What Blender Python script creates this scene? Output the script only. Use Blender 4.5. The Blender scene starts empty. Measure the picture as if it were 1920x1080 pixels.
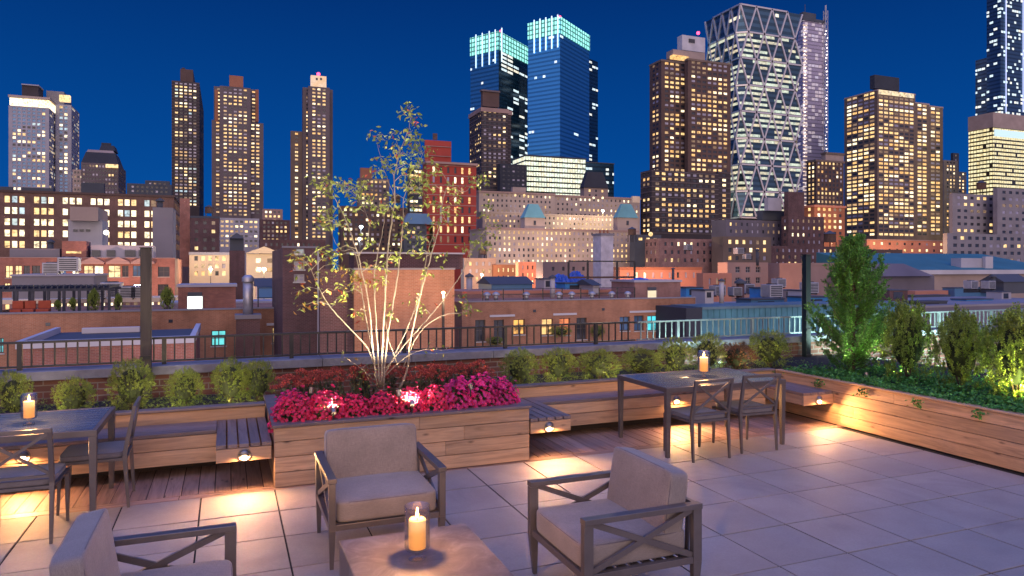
import bpy, math, random
from mathutils import Vector, Matrix
import numpy as np
R = math.radians
rnd = random.Random(7)
SC = bpy.context.scene
COL = SC.collection
# ---------------------------------------------------------------- camera
FPX, CXP, HYP, EYE = 1337., 960., 500., 2.05
AZ = math.atan((960 - 425) / 1337)
cs, sn = math.cos(AZ), math.sin(AZ)
cam = bpy.data.objects.new('camera', bpy.data.cameras.new('camera'))
COL.objects.link(cam)
cam.location = (0, 0, EYE)
cam.rotation_euler = (R(90), 0, -AZ)
cam.data.sensor_width = 36
cam.data.lens = FPX / 1920 * 36
cam.data.shift_y = -40 / 1920
cam.data.clip_start = .05
cam.data.clip_end = 9000
SC.camera = cam
SC.view_settings.view_transform = 'Standard'
SC.view_settings.look = 'None'
SC.view_settings.exposure = 0.5
SC.view_settings.gamma = 1
# ---------------------------------------------------------------- dusk sky
W = bpy.data.worlds.new("World"); SC.world = W; W.use_nodes = True
nt = W.node_tree; nt.nodes.clear()
def N(t, typ, **kw):
    n = t.nodes.new(typ)
    for k, v in kw.items(): setattr(n, k, v)
    return n
def math_(t, op, a, b=None, clamp=False):
    n = N(t, 'ShaderNodeMath', operation=op, use_clamp=clamp)
    for i, v in enumerate((a, b)):
        if v is None: continue
        if isinstance(v, (int, float)): n.inputs[i].default_value = v
        else: t.links.new(v, n.inputs[i])
    return n.outputs[0]
def mixc(t, fac, a, b, bt='MIX'):
    n = N(t, 'ShaderNodeMix', data_type='RGBA', blend_type=bt)
    for i, v in ((0, fac), (6, a), (7, b)):
        if isinstance(v, (int, float)): n.inputs[i].default_value = v
        elif isinstance(v, tuple): n.inputs[i].default_value = (*v[:3], 1)
        else: t.links.new(v, n.inputs[i])
    return n.outputs[2]
def ramp(t, fac, stops):
    n = N(t, 'ShaderNodeValToRGB')
    cr = n.color_ramp
    while len(cr.elements) < len(stops): cr.elements.new(.5)
    for e, (p, c) in zip(cr.elements, stops):
        e.position = p; e.color = (*c[:3], 1) if isinstance(c, tuple) else (c, c, c, 1)
    t.links.new(fac, n.inputs[0])
    return n.outputs[0]
tc = N(nt, 'ShaderNodeTexCoord')
sp = N(nt, 'ShaderNodeSeparateXYZ'); nt.links.new(tc.outputs['Generated'], sp.inputs[0])
base = ramp(nt, sp.outputs[2], [(0.0, (.004, .072, .27)), (.05, (.0012, .058, .25)), (.17, (.0004, .042, .20)), (.36, (.0003, .020, .115)), (.55, (.015, .06, .24)), (1.0, (.13, .29, 1.10))])
dot = N(nt, 'ShaderNodeVectorMath', operation='DOT_PRODUCT')
nt.links.new(tc.outputs['Generated'], dot.inputs[0]); dot.inputs[1].default_value = Vector((-.22, -.95, .16)).normalized()
glow = ramp(nt, dot.outputs['Value'], [(0.0, 0.0), (.35, .10), (.95, 1.0)])
gcol = mixc(nt, glow, (0, 0, 0), (.74, .53, .42))
sky = N(nt, 'ShaderNodeTexSky', sky_type='NISHITA', sun_disc=False)
sky.sun_elevation = R(-2); sky.sun_rotation = R(200); sky.ozone_density = 3
bg1 = N(nt, 'ShaderNodeBackground'); bg2 = N(nt, 'ShaderNodeBackground'); ad = N(nt, 'ShaderNodeAddShader')
nt.links.new(mixc(nt, 1.0, base, gcol, 'ADD'), bg1.inputs[0]); bg1.inputs[1].default_value = 1.0
nt.links.new(mixc(nt, 1.0, sky.outputs[0], (0.1, .5, 1.0), 'MULTIPLY'), bg2.inputs[0]); bg2.inputs[1].default_value = .05
wo = N(nt, 'ShaderNodeOutputWorld')
nt.links.new(bg1.outputs[0], ad.inputs[0]); nt.links.new(bg2.outputs[0], ad.inputs[1]); nt.links.new(ad.outputs[0], wo.inputs[0])
# the last glow of the set sun behind the camera: one broad soft lamp
sun = bpy.data.objects.new('sun', bpy.data.lights.new('sun', 'SUN')); COL.objects.link(sun)
sun.data.energy = .43; sun.data.angle = R(50); sun.data.color = (1.0, .74, .54)
sun.rotation_euler = (R(76), 0, R(-16))
# ---------------------------------------------------------------- photo-to-world helpers (used once to survey positions)
def gd(px, py, d):
    r = (px - CXP) / FPX * d
    return Vector((r * cs + d * sn, -r * sn + d * cs, EYE - (py - HYP) / FPX * d))
def gy(px, py, Y): return gd(px, py, Y / (cs - (px - CXP) / FPX * sn))
def gx(px, py, X):
    t = (px - CXP) / FPX
    return gd(px, py, X / (t * cs + sn))
def gz(px, py, z): return gd(px, py, FPX * (EYE - z) / (py - HYP))
# ---------------------------------------------------------------- materials
MAT = {}
def newmat(name):
    m = bpy.data.materials.new(name); m.use_nodes = True
    t = m.node_tree; b = t.nodes['Principled BSDF']
    return m, t, b
def posn(t, scale=(1, 1, 1), obj=False):
    if obj: o = N(t, 'ShaderNodeTexCoord').outputs['Object']
    else: o = N(t, 'ShaderNodeNewGeometry').outputs['Position']
    mp = N(t, 'ShaderNodeMapping'); mp.inputs['Scale'].default_value = scale
    t.links.new(o, mp.inputs[0]); return mp.outputs[0]
def noise(t, v, scale=5, det=4, rough=.55, dist=0):
    n = N(t, 'ShaderNodeTexNoise'); t.links.new(v, n.inputs['Vector'])
    n.inputs['Scale'].default_value = scale; n.inputs['Detail'].default_value = det
    n.inputs['Roughness'].default_value = rough; n.inputs['Distortion'].default_value = dist
    return n.outputs[0]
def island(t): return N(t, 'ShaderNodeNewGeometry').outputs['Random Per Island']
def bump(t, b, h, st=.3, d=.01):
    n = N(t, 'ShaderNodeBump'); n.inputs['Strength'].default_value = st; n.inputs['Distance'].default_value = d
    t.links.new(h, n.inputs['Height']); t.links.new(n.outputs[0], b.inputs['Normal'])
def plain(name, col, rough=.6, metal=0, var=.25, sc=3, bm=0, isl=0, obj=False):
    if name in MAT: return MAT[name]
    m, t, b = newmat(name)
    n = noise(t, posn(t, obj=obj), sc, 6, .6)
    k = ramp(t, n, [(.3, 1 - var), (.7, 1 + var * .6)])
    c = mixc(t, 1.0, col, k, 'MULTIPLY')
    if isl: c = mixc(t, 1.0, c, ramp(t, island(t), [(0, 1 - isl), (1, 1 + isl)]), 'MULTIPLY')
    t.links.new(c, b.inputs['Base Color'])
    b.inputs['Roughness'].default_value = rough; b.inputs['Metallic'].default_value = metal
    if bm: bump(t, b, noise(t, posn(t, obj=obj), sc * 12, 3), bm, .01)
    MAT[name] = m; return m
def wood(name, c1, c2, axis, rough=.6, weather=None):
    if name in MAT: return MAT[name]
    m, t, b = newmat(name)
    s = [16, 16, 16]; s[axis] = 1.1
    isl = island(t)
    g = N(t, 'ShaderNodeNewGeometry').outputs['Position']
    off = N(t, 'ShaderNodeVectorMath', operation='ADD'); t.links.new(g, off.inputs[0])
    cmb = N(t, 'ShaderNodeCombineXYZ')
    for i in range(3): t.links.new(math_(t, 'MULTIPLY', isl, 7.3 + i * 3), cmb.inputs[i])
    t.links.new(cmb.outputs[0], off.inputs[1])
    mp = N(t, 'ShaderNodeMapping'); mp.inputs['Scale'].default_value = s; t.links.new(off.outputs[0], mp.inputs[0])
    gr = noise(t, mp.outputs[0], 1.6, 8, .62, .9)
    c = ramp(t, gr, [(.28, c2), (.5, c1), (.72, tuple(min(1, x * 1.3) for x in c1))])
    c = mixc(t, 1.0, c, ramp(t, isl, [(0, .72), (1, 1.2)]), 'MULTIPLY')
    mk = N(t, 'ShaderNodeMapping'); s2 = [7, 7, 7]; s2[axis] = 2.6; mk.inputs['Scale'].default_value = s2; t.links.new(off.outputs[0], mk.inputs[0])
    vo = N(t, 'ShaderNodeTexVoronoi'); vo.inputs['Scale'].default_value = 1; t.links.new(mk.outputs[0], vo.inputs['Vector'])
    c = mixc(t, ramp(t, vo.outputs['Distance'], [(.03, 1.0), (.13, 0.0)]), c, tuple(x * .3 for x in c2))
    big = noise(t, g, 1.7, 5, .6)
    c = mixc(t, ramp(t, big, [(.45, 0.0), (.75, .35)]), c, weather or (.30, .22, .20))
    t.links.new(c, b.inputs['Base Color']); b.inputs['Roughness'].default_value = rough
    bump(t, b, gr, .35, .004)
    MAT[name] = m; return m
def brick(name, c1, c2, mortar, s=1.0, rough=.85, lv=.35):
    if name in MAT: return MAT[name]
    m, t, b = newmat(name)
    g = N(t, 'ShaderNodeNewGeometry').outputs['Position']
    se = N(t, 'ShaderNodeSeparateXYZ'); t.links.new(g, se.inputs[0])
    cb = N(t, 'ShaderNodeCombineXYZ'); t.links.new(math_(t, 'ADD', se.outputs[0], se.outputs[1]), cb.inputs[0]); t.links.new(se.outputs[2], cb.inputs[1])
    br = N(t, 'ShaderNodeTexBrick'); t.links.new(cb.outputs[0], br.inputs['Vector'])
    br.inputs['Scale'].default_value = s; br.inputs['Brick Width'].default_value = .22; br.inputs['Row Height'].default_value = .075
    br.inputs['Mortar Size'].default_value = .007; br.inputs['Color1'].default_value = (*c1, 1); br.inputs['Color2'].default_value = (*c2, 1); br.inputs['Mortar'].default_value = (*mortar, 1)
    n = noise(t, g, .35, 8, .65)
    c = mixc(t, 1.0, br.outputs[0], ramp(t, n, [(.3, 1 - lv), (.7, 1 + lv)]), 'MULTIPLY')
    n2 = noise(t, posn(t, (2, 2, .25)), 1, 6, .6)
    c = mixc(t, ramp(t, n2, [(.5, 0.0), (.8, .5)]), c, tuple(x * .45 for x in c1))
    t.links.new(c, b.inputs['Base Color']); b.inputs['Roughness'].default_value = rough
    bump(t, b, br.outputs['Fac'], -.25, .006)
    MAT[name] = m; return m
def leaf(name, c1, c2, trans=.35, rough=.55):
    if name in MAT: return MAT[name]
    m, t, b = newmat(name)
    c = ramp(t, island(t), [(0, c1), (.6, c2), (1, tuple(min(1, x * 1.7) for x in c2))])
    c = mixc(t, 1.0, c, ramp(t, noise(t, posn(t), 3.5, 3), [(.3, .6), (.7, 1.3)]), 'MULTIPLY')
    t.links.new(c, b.inputs['Base Color']); b.inputs['Roughness'].default_value = rough
    tr = N(t, 'ShaderNodeBsdfTranslucent'); t.links.new(c, tr.inputs[0])
    mx = N(t, 'ShaderNodeMixShader'); mx.inputs[0].default_value = trans
    t.links.new(b.outputs[0], mx.inputs[1]); t.links.new(tr.outputs[0], mx.inputs[2]); t.links.new(mx.outputs[0], t.nodes['Material Output'].inputs[0])
    MAT[name] = m; return m
def lit(name, col, st, var=.93, sc=.8, base=(.02, .02, .02), sample=False):
    """a lit window: a bright room behind glass, uneven with curtains and furniture"""
    if name in MAT: return MAT[name]
    m, t, b = newmat(name)
    n = noise(t, posn(t, (1, 1, 1.3)), sc, 4, .7)
    k = ramp(t, n, [(.32, 1 - var), (.5, .75), (.68, 1.0)])
    n2 = noise(t, posn(t), .13, 2)
    c = mixc(t, ramp(t, n2, [(.35, 0.0), (.65, 1.0)]), col, tuple(x * y for x, y in zip(col, (1.0, .86, .66))))
    c = mixc(t, 1.0, c, k, 'MULTIPLY')
    b.inputs['Base Color'].default_value = (*base, 1); b.inputs['Roughness'].default_value = .15
    t.links.new(c, b.inputs['Emission Color']); b.inputs['Emission Strength'].default_value = st
    if not sample: m.cycles.emission_sampling = 'NONE'
    MAT[name] = m; return m
def glow_m(name, col, st, sample=True):
    if name in MAT: return MAT[name]
    m, t, b = newmat(name)
    b.inputs['Base Color'].default_value = (*col, 1); b.inputs['Emission Color'].default_value = (*col, 1); b.inputs['Emission Strength'].default_value = st
    if not sample: m.cycles.emission_sampling = 'NONE'
    MAT[name] = m; return m
def officeglass(name, base, fl, dens, cols, st, zshift=0., ulen=3.2, band=.42, rough=.12, mulw=.12):
    """curtain-wall glass with whole lit floors seen through it, cut by slabs and mullions"""
    if name in MAT: return MAT[name]
    m, t, b = newmat(name)
    g = N(t, 'ShaderNodeNewGeometry').outputs['Position']
    se = N(t, 'ShaderNodeSeparateXYZ'); t.links.new(g, se.inputs[0])
    zf = math_(t, 'DIVIDE', math_(t, 'ADD', se.outputs[2], 400 + zshift), fl)
    fr = math_(t, 'FRACT', zf); row = math_(t, 'FLOOR', zf)
    u = math_(t, 'DIVIDE', math_(t, 'ADD', math_(t, 'ADD', se.outputs[0], math_(t, 'MULTIPLY', se.outputs[1], -.8)), 5000), ulen)
    uc = math_(t, 'FLOOR', u); uf = math_(t, 'FRACT', u)
    cb = N(t, 'ShaderNodeCombineXYZ'); t.links.new(math_(t, 'MULTIPLY', uc, .17), cb.inputs[0]); t.links.new(math_(t, 'MULTIPLY', row, 1.31), cb.inputs[1])
    n = noise(t, cb.outputs[0], 1.0, 3, .7)
    wn = N(t, 'ShaderNodeTexWhiteNoise', noise_dimensions='2D'); t.links.new(cb.outputs[0], wn.inputs['Vector'])
    onn = math_(t, 'GREATER_THAN', math_(t, 'ADD', math_(t, 'MULTIPLY', wn.outputs[0], .3), n), 1.0 - dens)
    bandm = math_(t, 'GREATER_THAN', fr, band)
    mul = math_(t, 'GREATER_THAN', uf, mulw)
    k = math_(t, 'MULTIPLY', math_(t, 'MULTIPLY', onn, bandm), mul)
    k = math_(t, 'MULTIPLY', k, ramp(t, noise(t, posn(t), .55, 4, .7), [(.3, .25), (.65, 1.0)]))
    cc = ramp(t, wn.outputs[0], [(0, cols[0]), (.5, cols[1]), (1, cols[2])])
    t.links.new(mixc(t, 1.0, cc, k, 'MULTIPLY'), b.inputs['Emission Color']); b.inputs['Emission Strength'].default_value = st
    t.links.new(mixc(t, bandm, tuple(x * .6 for x in base), base), b.inputs['Base Color'])
    b.inputs['Roughness'].default_value = rough; b.inputs['Metallic'].default_value = .55
    m.cycles.emission_sampling = 'NONE'
    MAT[name] = m; return m
def fabric(name, col):
    if name in MAT: return MAT[name]
    m, t, b = newmat(name)
    v = posn(t, obj=True)
    n1 = noise(t, posn(t, (30, 400, 400), True), 1, 2); n2 = noise(t, posn(t, (400, 30, 400), True), 1, 2)
    w = mixc(t, .5, n1, n2)
    bg = noise(t, v, 5, 4)
    c = mixc(t, 1.0, mixc(t, 1.0, col, ramp(t, w, [(.35, .78), (.65, 1.18)]), 'MULTIPLY'), ramp(t, bg, [(.3, .85), (.7, 1.1)]), 'MULTIPLY')
    t.links.new(c, b.inputs['Base Color']); b.inputs['Roughness'].default_value = .95
    b.inputs['Sheen Weight'].default_value = .3
    bump(t, b, w, .35, .002)
    MAT[name] = m; return m
def clearglass(name='candle_glass'):
    if name in MAT: return MAT[name]
    m = bpy.data.materials.new(name); m.use_nodes = True; t = m.node_tree; t.nodes.clear()
    tr = N(t, 'ShaderNodeBsdfTransparent'); gl = N(t, 'ShaderNodeBsdfGlossy'); gl.inputs['Roughness'].default_value = .04
    tr.inputs[0].default_value = (.99, .96, .90, 1)
    lw = N(t, 'ShaderNodeLayerWeight'); lw.inputs[0].default_value = .22
    mx = N(t, 'ShaderNodeMixShader'); t.links.new(lw.outputs['Facing'], mx.inputs[0])
    t.links.new(tr.outputs[0], mx.inputs[1]); t.links.new(gl.outputs[0], mx.inputs[2])
    t.links.new(mx.outputs[0], N(t, 'ShaderNodeOutputMaterial').inputs[0])
    MAT[name] = m; return m
# ---------------------------------------------------------------- mesh builder
class MB:
    def __init__(s): s.v = []; s.f = []; s.m = []
    def face(s, pts, mi=0):
        n = len(s.v); s.v += [tuple(p) for p in pts]; s.f.append(tuple(range(n, n + len(pts)))); s.m.append(mi)
    def box(s, x0, y0, z0, x1, y1, z1, mi=0):
        if x0 > x1: x0, x1 = x1, x0
        if y0 > y1: y0, y1 = y1, y0
        n = len(s.v)
        s.v += [(x0, y0, z0), (x1, y0, z0), (x1, y1, z0), (x0, y1, z0), (x0, y0, z1), (x1, y0, z1), (x1, y1, z1), (x0, y1, z1)]
        for f in ((0, 3, 2, 1), (4, 5, 6, 7), (0, 1, 5, 4), (1, 2, 6, 5), (2, 3, 7, 6), (3, 0, 4, 7)):
            s.f.append(tuple(n + i for i in f)); s.m.append(mi)
        return s
    def bar(s, p, q, w, h, w2=None, h2=None, up=(0, 0, 1), mi=0):
        p = Vector(p); q = Vector(q); d = (q - p).normalized(); up = Vector(up)
        if abs(d.dot(up)) > .98: up = Vector((0, 1, 0))
        a = d.cross(up).normalized(); b = a.cross(d).normalized()
        w2 = w if w2 is None else w2; h2 = h if h2 is None else h2
        n = len(s.v)
        for c, ww, hh in ((p, w, h), (q, w2, h2)):
            for i, j in ((-1, -1), (1, -1), (1, 1), (-1, 1)): s.v.append(tuple(c + a * i * ww / 2 + b * j * hh / 2))
        for f in ((3, 2, 1, 0), (4, 5, 6, 7), (0, 1, 5, 4), (1, 2, 6, 5), (2, 3, 7, 6), (3, 0, 4, 7)):
            s.f.append(tuple(n + i for i in f)); s.m.append(mi)
        return s
    def tube(s, path, rad, k=8, mi=0, caps=True):
        path = [Vector(p) for p in path]
        if not hasattr(rad, '__len__'): rad = [rad] * len(path)
        n = len(s.v); ref = None
        for i, p in enumerate(path):
            d = (path[min(i + 1, len(path) - 1)] - path[max(i - 1, 0)]).normalized()
            if ref is None: ref = d.orthogonal().normalized()
            a = (ref - d * ref.dot(d)).normalized(); ref = a; b = d.cross(a)
            for j in range(k):
                t = 2 * math.pi * j / k; s.v.append(tuple(p + (a * math.cos(t) + b * math.sin(t)) * rad[i]))
        for i in range(len(path) - 1):
            for j in range(k):
                s.f.append((n + i * k + j, n + i * k + (j + 1) % k, n + (i + 1) * k + (j + 1) % k, n + (i + 1) * k + j)); s.m.append(mi)
        if caps:
            s.f.append(tuple(n + j for j in range(k))[::-1]); s.m.append(mi)
            e = n + (len(path) - 1) * k; s.f.append(tuple(e + j for j in range(k))); s.m.append(mi)
        return s
    def lathe(s, prof, k=24, c=(0, 0, 0), mi=0):
        n = len(s.v)
        for r, z in prof:
            for j in range(k):
                t = 2 * math.pi * j / k; s.v.append((c[0] + r * math.cos(t), c[1] + r * math.sin(t), c[2] + z))
        for i in range(len(prof) - 1):
            for j in range(k):
                s.f.append((n + i * k + j, n + i * k + (j + 1) % k, n + (i + 1) * k + (j + 1) % k, n + (i + 1) * k + j)); s.m.append(mi)
        return s
    def prism(s, pts, z0, z1, mi=0, top=None):
        top = top or pts; n = len(s.v); k = len(pts)
        s.v += [(p[0], p[1], z0) for p in pts] + [(p[0], p[1], z1) for p in top]
        for j in range(k): s.f.append((n + j, n + (j + 1) % k, n + k + (j + 1) % k, n + k + j)); s.m.append(mi)
        s.f.append(tuple(n + k + j for j in range(k))); s.m.append(mi)
        s.f.append(tuple(n + j for j in range(k))[::-1]); s.m.append(mi)
        return s
    def mesh(s, name, mats):
        me = bpy.data.meshes.new(name); me.from_pydata(s.v, [], s.f)
        for m in (mats if isinstance(mats, (list, tuple)) else [mats]): me.materials.append(m)
        if any(s.m): me.polygons.foreach_set('material_index', s.m)
        me.update(); return me
    def build(s, name, mats, parent=None, smooth=False, bevel=0, loc=None, seg=2):
        o = bpy.data.objects.new(name, s.mesh(name, mats)); COL.objects.link(o)
        if parent: o.parent = parent
        if loc is not None: o.location = loc
        if smooth: o.data.polygons.foreach_set('use_smooth', [True] * len(o.data.polygons))
        if bevel:
            b = o.modifiers.new('bevel', 'BEVEL'); b.width = bevel; b.segments = seg; b.limit_method = 'ANGLE'
        return o
def tag(o, label=None, cat=None, group=None, kind=None):
    if label: o['label'] = label
    if cat: o['category'] = cat
    if group: o['group'] = group
    if kind: o['kind'] = kind
    return o
def empty(name, loc=(0, 0, 0), rz=0, label=None, cat=None, group=None):
    o = bpy.data.objects.new(name, None); COL.objects.link(o); o.location = loc; o.rotation_euler = (0, 0, rz); o.empty_display_size = .2
    return tag(o, label, cat, group)
def copy_tree(o, parent=None):
    c = o.copy(); COL.objects.link(c)
    if parent: c.parent = parent
    for ch in KIDS(o): copy_tree(ch, c)
    return c
def KIDS(o): return [x for x in bpy.data.objects if x.parent == o]
def spawn(proto, loc, rz, label, scale=None):
    c = copy_tree(proto); c.location = loc; c.rotation_euler = (0, 0, rz); c['label'] = label
    if scale: c.scale = scale
    return c
# ---------------------------------------------------------------- material set
cedarX = wood('cedar_boards_x', (.56, .34, .19), (.38, .21, .11), 0)
cedarY = wood('cedar_boards_y', (.58, .35, .19), (.38, .21, .11), 1)
greyX = wood('weathered_boards_x', (.20, .15, .14), (.10, .075, .07), 0, .42)
greyY = wood('weathered_boards_y', (.20, .15, .14), (.10, .075, .07), 1, .42)
deckY = wood('deck_boards_y', (.34, .21, .15), (.17, .095, .065), 1, .55)
deckX = wood('deck_boards_x', (.34, .21, .15), (.17, .095, .065), 0, .55)
dark_metal = plain('black_rail_metal', (.032, .032, .034), .4, .2, .3, 6)
bronze = plain('bronze_grey_metal', (.17, .145, .135), .38, .45, .18, 5)
steel = plain('light_fixture_metal', (.30, .27, .24), .35, .8, .2, 20)
concrete = plain('cap_concrete', (.22, .22, .26), .8, 0, .35, 4, .3)
soil = plain('planting_soil', (.03, .02, .015), .95, 0, .5, 20, .8)
taupe = fabric('taupe_fabric', (.25, .21, .19))
piping = fabric('dark_piping_fabric', (.13, .11, .12))
slatef = fabric('charcoal_seat_fabric', (.19, .17, .18))
glassm = clearglass()
paver_m, t_, b_ = newmat('porcelain_pavers')
k_ = noise(t_, posn(t_), 2.2, 8, .62); k2_ = noise(t_, posn(t_), 55, 3, .7)
c_ = ramp(t_, k_, [(.3, (.29, .245, .215)), (.7, (.38, .33, .29))])
c_ = mixc(t_, 1.0, c_, ramp(t_, island(t_), [(0, .95), (1, 1.045)]), 'MULTIPLY')
c_ = mixc(t_, 1.0, c_, ramp(t_, k2_, [(.3, .92), (.7, 1.06)]), 'MULTIPLY')
st_ = noise(t_, posn(t_), .8, 6, .7, 1.2)
c_ = mixc(t_, ramp(t_, st_, [(.52, 0.0), (.74, .55)]), c_, (.19, .155, .15))
t_.links.new(c_, b_.inputs['Base Color']); t_.links.new(ramp(t_, k_, [(.3, .55), (.7, .75)]), b_.inputs['Roughness']); bump(t_, b_, k2_, .12, .002)
stone_m, t_, b_ = newmat('mottled_brown_stone')
k_ = noise(t_, posn(t_), 6, 9, .68, 1.0); k2_ = noise(t_, posn(t_), 1.7, 4, .6)
c_ = ramp(t_, k_, [(.3, (.11, .09, .08)), (.5, (.19, .16, .145)), (.72, (.33, .29, .265))])
c_ = mixc(t_, ramp(t_, k2_, [(.4, 0.0), (.7, .6)]), c_, (.14, .10, .095))
t_.links.new(c_, b_.inputs['Base Color']); b_.inputs['Roughness'].default_value = .45; bump(t_, b_, k_, .2, .003)

exec_parts = []
# ================================================================ TERRACE
EX0, EX1 = -4.2, 7.33
# sub floor (dark, seen in joints)
tag(MB().box(-6, -3, -.30, 16, 10.05, -.012).build('terrace_floor', plain('joint_dark', (.012, .011, .012), .95)), kind='structure')
tag(MB().box(10.32, -3, -.2, 18, 9.65, .02).build('gravel_roof', plain('roof_gravel', (.16, .15, .15), .95, 0, .4, 30, .8)), kind='structure')
mb = MB()
xs = [0.41 + .62 * i for i in range(-9, 12)]; ys = [6.90 - .61 * j for j in range(0, 15)]
for i in range(len(xs) - 1):
    for j in range(len(ys) - 1):
        x0, x1 = xs[i] + .0065, xs[i + 1] - .0065
        if x1 > 7.3: x1 = 7.31
        dz = rnd.uniform(-.0012, .0012)
        mb.box(x0, ys[j + 1] + .0065, -.01, x1, ys[j] - .0065, dz)
tag(mb.build('terrace_paving', paver_m, bevel=.002, seg=1), kind='structure')
mb = MB(); x = -4.3
while x < 7.3:
    mb.box(x + .003, 7.02, -.01, x + .137, 8.12, rnd.uniform(-.001, .001)); x += .14
d = mb.build('wood_deck', deckY, bevel=.003, seg=1); tag(d, kind='structure')
mb = MB(); x = -4.3
while x < 7.3:
    mb.box(x, 6.903, -.01, x + 1.95, 7.014, 0); x += 1.954
tag(mb.build('deck_edge_boards', deckX, bevel=.003, seg=1), kind='structure')

def boards_x(mb, x0, x1, y, zs, th=.03, seed=0, blen=2.4):
    r = random.Random(seed)
    for a, b in zip(zs, zs[1:]):
        x = x0; 
        while x < x1 - .01:
            L = r.uniform(.8, 1.25) * blen; e = min(x + L, x1)
            if x1 - e < .3: e = x1
            mb.box(x, y, a + .003, e - .0015, y + th, b - .003); x = e
def boards_y(mb, y0, y1, x, zs, th=.03, seed=0, blen=2.4):
    r = random.Random(seed)
    for a, b in zip(zs, zs[1:]):
        y = y0
        while y < y1 - .01:
            L = r.uniform(.8, 1.25) * blen; e = min(y + L, y1)
            if y1 - e < .3: e = y1
            mb.box(x, y, a + .003, x + th, e - .0015, b - .003); y = e
ZB = [0.004, .142, .284, .426, .556]
# --- centre planter
pl = empty('planter_box', (0, 0, 0), 0, 'large cedar planter box in the middle filled with pink flowers and a slender tree', 'planter')
PX0, PX1, PY0, PY1 = .41, 2.97, 6.93, 8.62
mb = MB(); boards_x(mb, PX0, PX1, PY0, ZB, seed=3, blen=1.7); mb.build('front_panel', cedarX, pl, bevel=.003)
mb = MB(); boards_y(mb, PY0 + .032, PY1, PX0 - .0, ZB, seed=4, blen=1.0); mb.build('side_panel', cedarY, pl, bevel=.003)
mb = MB(); boards_y(mb, PY0 + .032, PY1, PX1 - .03, ZB, seed=5, blen=1.0); mb.build('side_panel', cedarY, pl, bevel=.003)
mb = MB()
mb.box(PX0 - .02, PY0 - .02, .558, PX1 + .02, PY0 + .13, .585)
mb.box(PX0 - .02, PY0 + .132, .558, PX0 + .13, PY1, .585); mb.box(PX1 - .13, PY0 + .132, .558, PX1 + .02, PY1, .585)
mb.build('top_rim', greyX, pl, bevel=.004)
MB().box(PX0 + .035, PY0 + .035, .1, PX1 - .035, PY1, .50).build('soil', soil, pl)
# --- back planter runs left and right of the centre box
def back_planter(x0, x1, label, seed):
    p = empty('planter_box', (0, 0, 0), 0, label, 'planter', 'cedar planters along the parapet')
    mb = MB(); boards_x(mb, x0, x1, 8.12, ZB, seed=seed); mb.build('front_panel', cedarX, p, bevel=.003)
    mb = MB(); x = x0
    while x < x1 - .01:
        e = min(x + 2.4, x1); mb.box(x, 8.10, .558, e - .003, 8.24, .583); x = e
    mb.build('top_rim', greyX, p, bevel=.004)
    MB().box(x0 + .02, 8.16, .05, x1 - .02, 9.55, .47).build('soil', soil, p)
    return p
back_planter(-4.3, .385, 'long low cedar planter on the left holding round boxwood bushes', 11)
back_planter(2.995, 7.32, 'long low cedar planter behind the right dining table holding a row of small bushes', 12)
# --- right planter
rp = empty('planter_box', (0, 0, 0), 0, 'tall cedar board planter running down the right side with shrubs and ground cover', 'planter')
mb = MB(); boards_y(mb, 1.2, 8.115, 7.33, ZB, seed=21, blen=2.9); mb.build('front_panel', cedarY, rp, bevel=.003)
mb = MB(); mb.box(7.31, 1.2, .558, 7.42, 4.6, .58); mb.box(7.31, 4.603, .558, 7.42, 8.095, .58); mb.build('top_rim', cedarY, rp, bevel=.004)
MB().box(7.37, 1.2, .05, 10.3, 9.58, .50).build('soil', soil, rp)
# --- benches
def step_light(x, y, z, face, parent, power, x_=0):
    """round hooded step light; face = outward unit direction (x,y)"""
    fx, fy = face; rz = math.atan2(fx, -fy)
    e = empty('step_light', (x, y, z), rz); e.parent = parent
    mb = MB(); k = 24
    ring = [(.052 * math.cos(2 * math.pi * i / k), .052 * math.sin(2 * math.pi * i / k)) for i in range(k)]
    pth = [(a, -.006, b) for a, b in ring] + [(ring[0][0], -.006, ring[0][1])]
    mb.tube(pth, .006, 6, caps=False)
    o = mb.build('rim', steel, e, smooth=True)
    mb = MB()   # plate
    n = len(mb.v); mb.v.append((0, -.003, 0)); mb.v += [(a, -.003, b) for a, b in ring]
    for i in range(k): mb.f.append((0, 1 + i, 1 + (i + 1) % k)); mb.m.append(0)
    mb.build('plate', plain('fixture_plate', (.25, .22, .19), .4, .7), e)
    mb = MB()   # hood: quarter dome over the upper half
    A, Bn = 12, 5
    def P(i, j):
        th = math.pi * i / A; ph = math.pi / 2 * j / Bn
        return (.046 * math.cos(th), -.004 - .036 * math.sin(ph) * math.sin(th), .046 * math.sin(th) * math.cos(ph))
    for i in range(A):
        for j in range(Bn): mb.face([P(i, j), P(i + 1, j), P(i + 1, j + 1), P(i, j + 1)])
    mb.build('hood', steel, e, smooth=True)
    mb = MB(); mb.box(-.018, -.016, -.012, .018, -.006, -.006); mb.build('lamp', glow_m('warm_lamp', (1, .72, .38), 18), e)
    L = bpy.data.lights.new('step_light_beam', 'SPOT'); L.energy = power; L.color = (1.0, .50, .19); L.spot_size = R(150); L.spot_blend = 1.0; L.shadow_soft_size = .015
    lo = bpy.data.objects.new('step_light_beam', L); COL.objects.link(lo); lo.parent = e; lo.location = (0, -.036, -.010)
    lo.rotation_euler = (R(-67), 0, 0)
    L2 = bpy.data.lights.new('step_light_wash', 'SPOT'); L2.energy = power * .16; L2.color = L.color; L2.spot_size = R(170); L2.spot_blend = .3; L2.shadow_soft_size = .012
    lo = bpy.data.objects.new('step_light_wash', L2); COL.objects.link(lo); lo.parent = e; lo.location = (0, -.030, -.014); lo.rotation_euler = (R(8), 0, 0)      # down and outward (-y local)
    return e
SZ = .435
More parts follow.
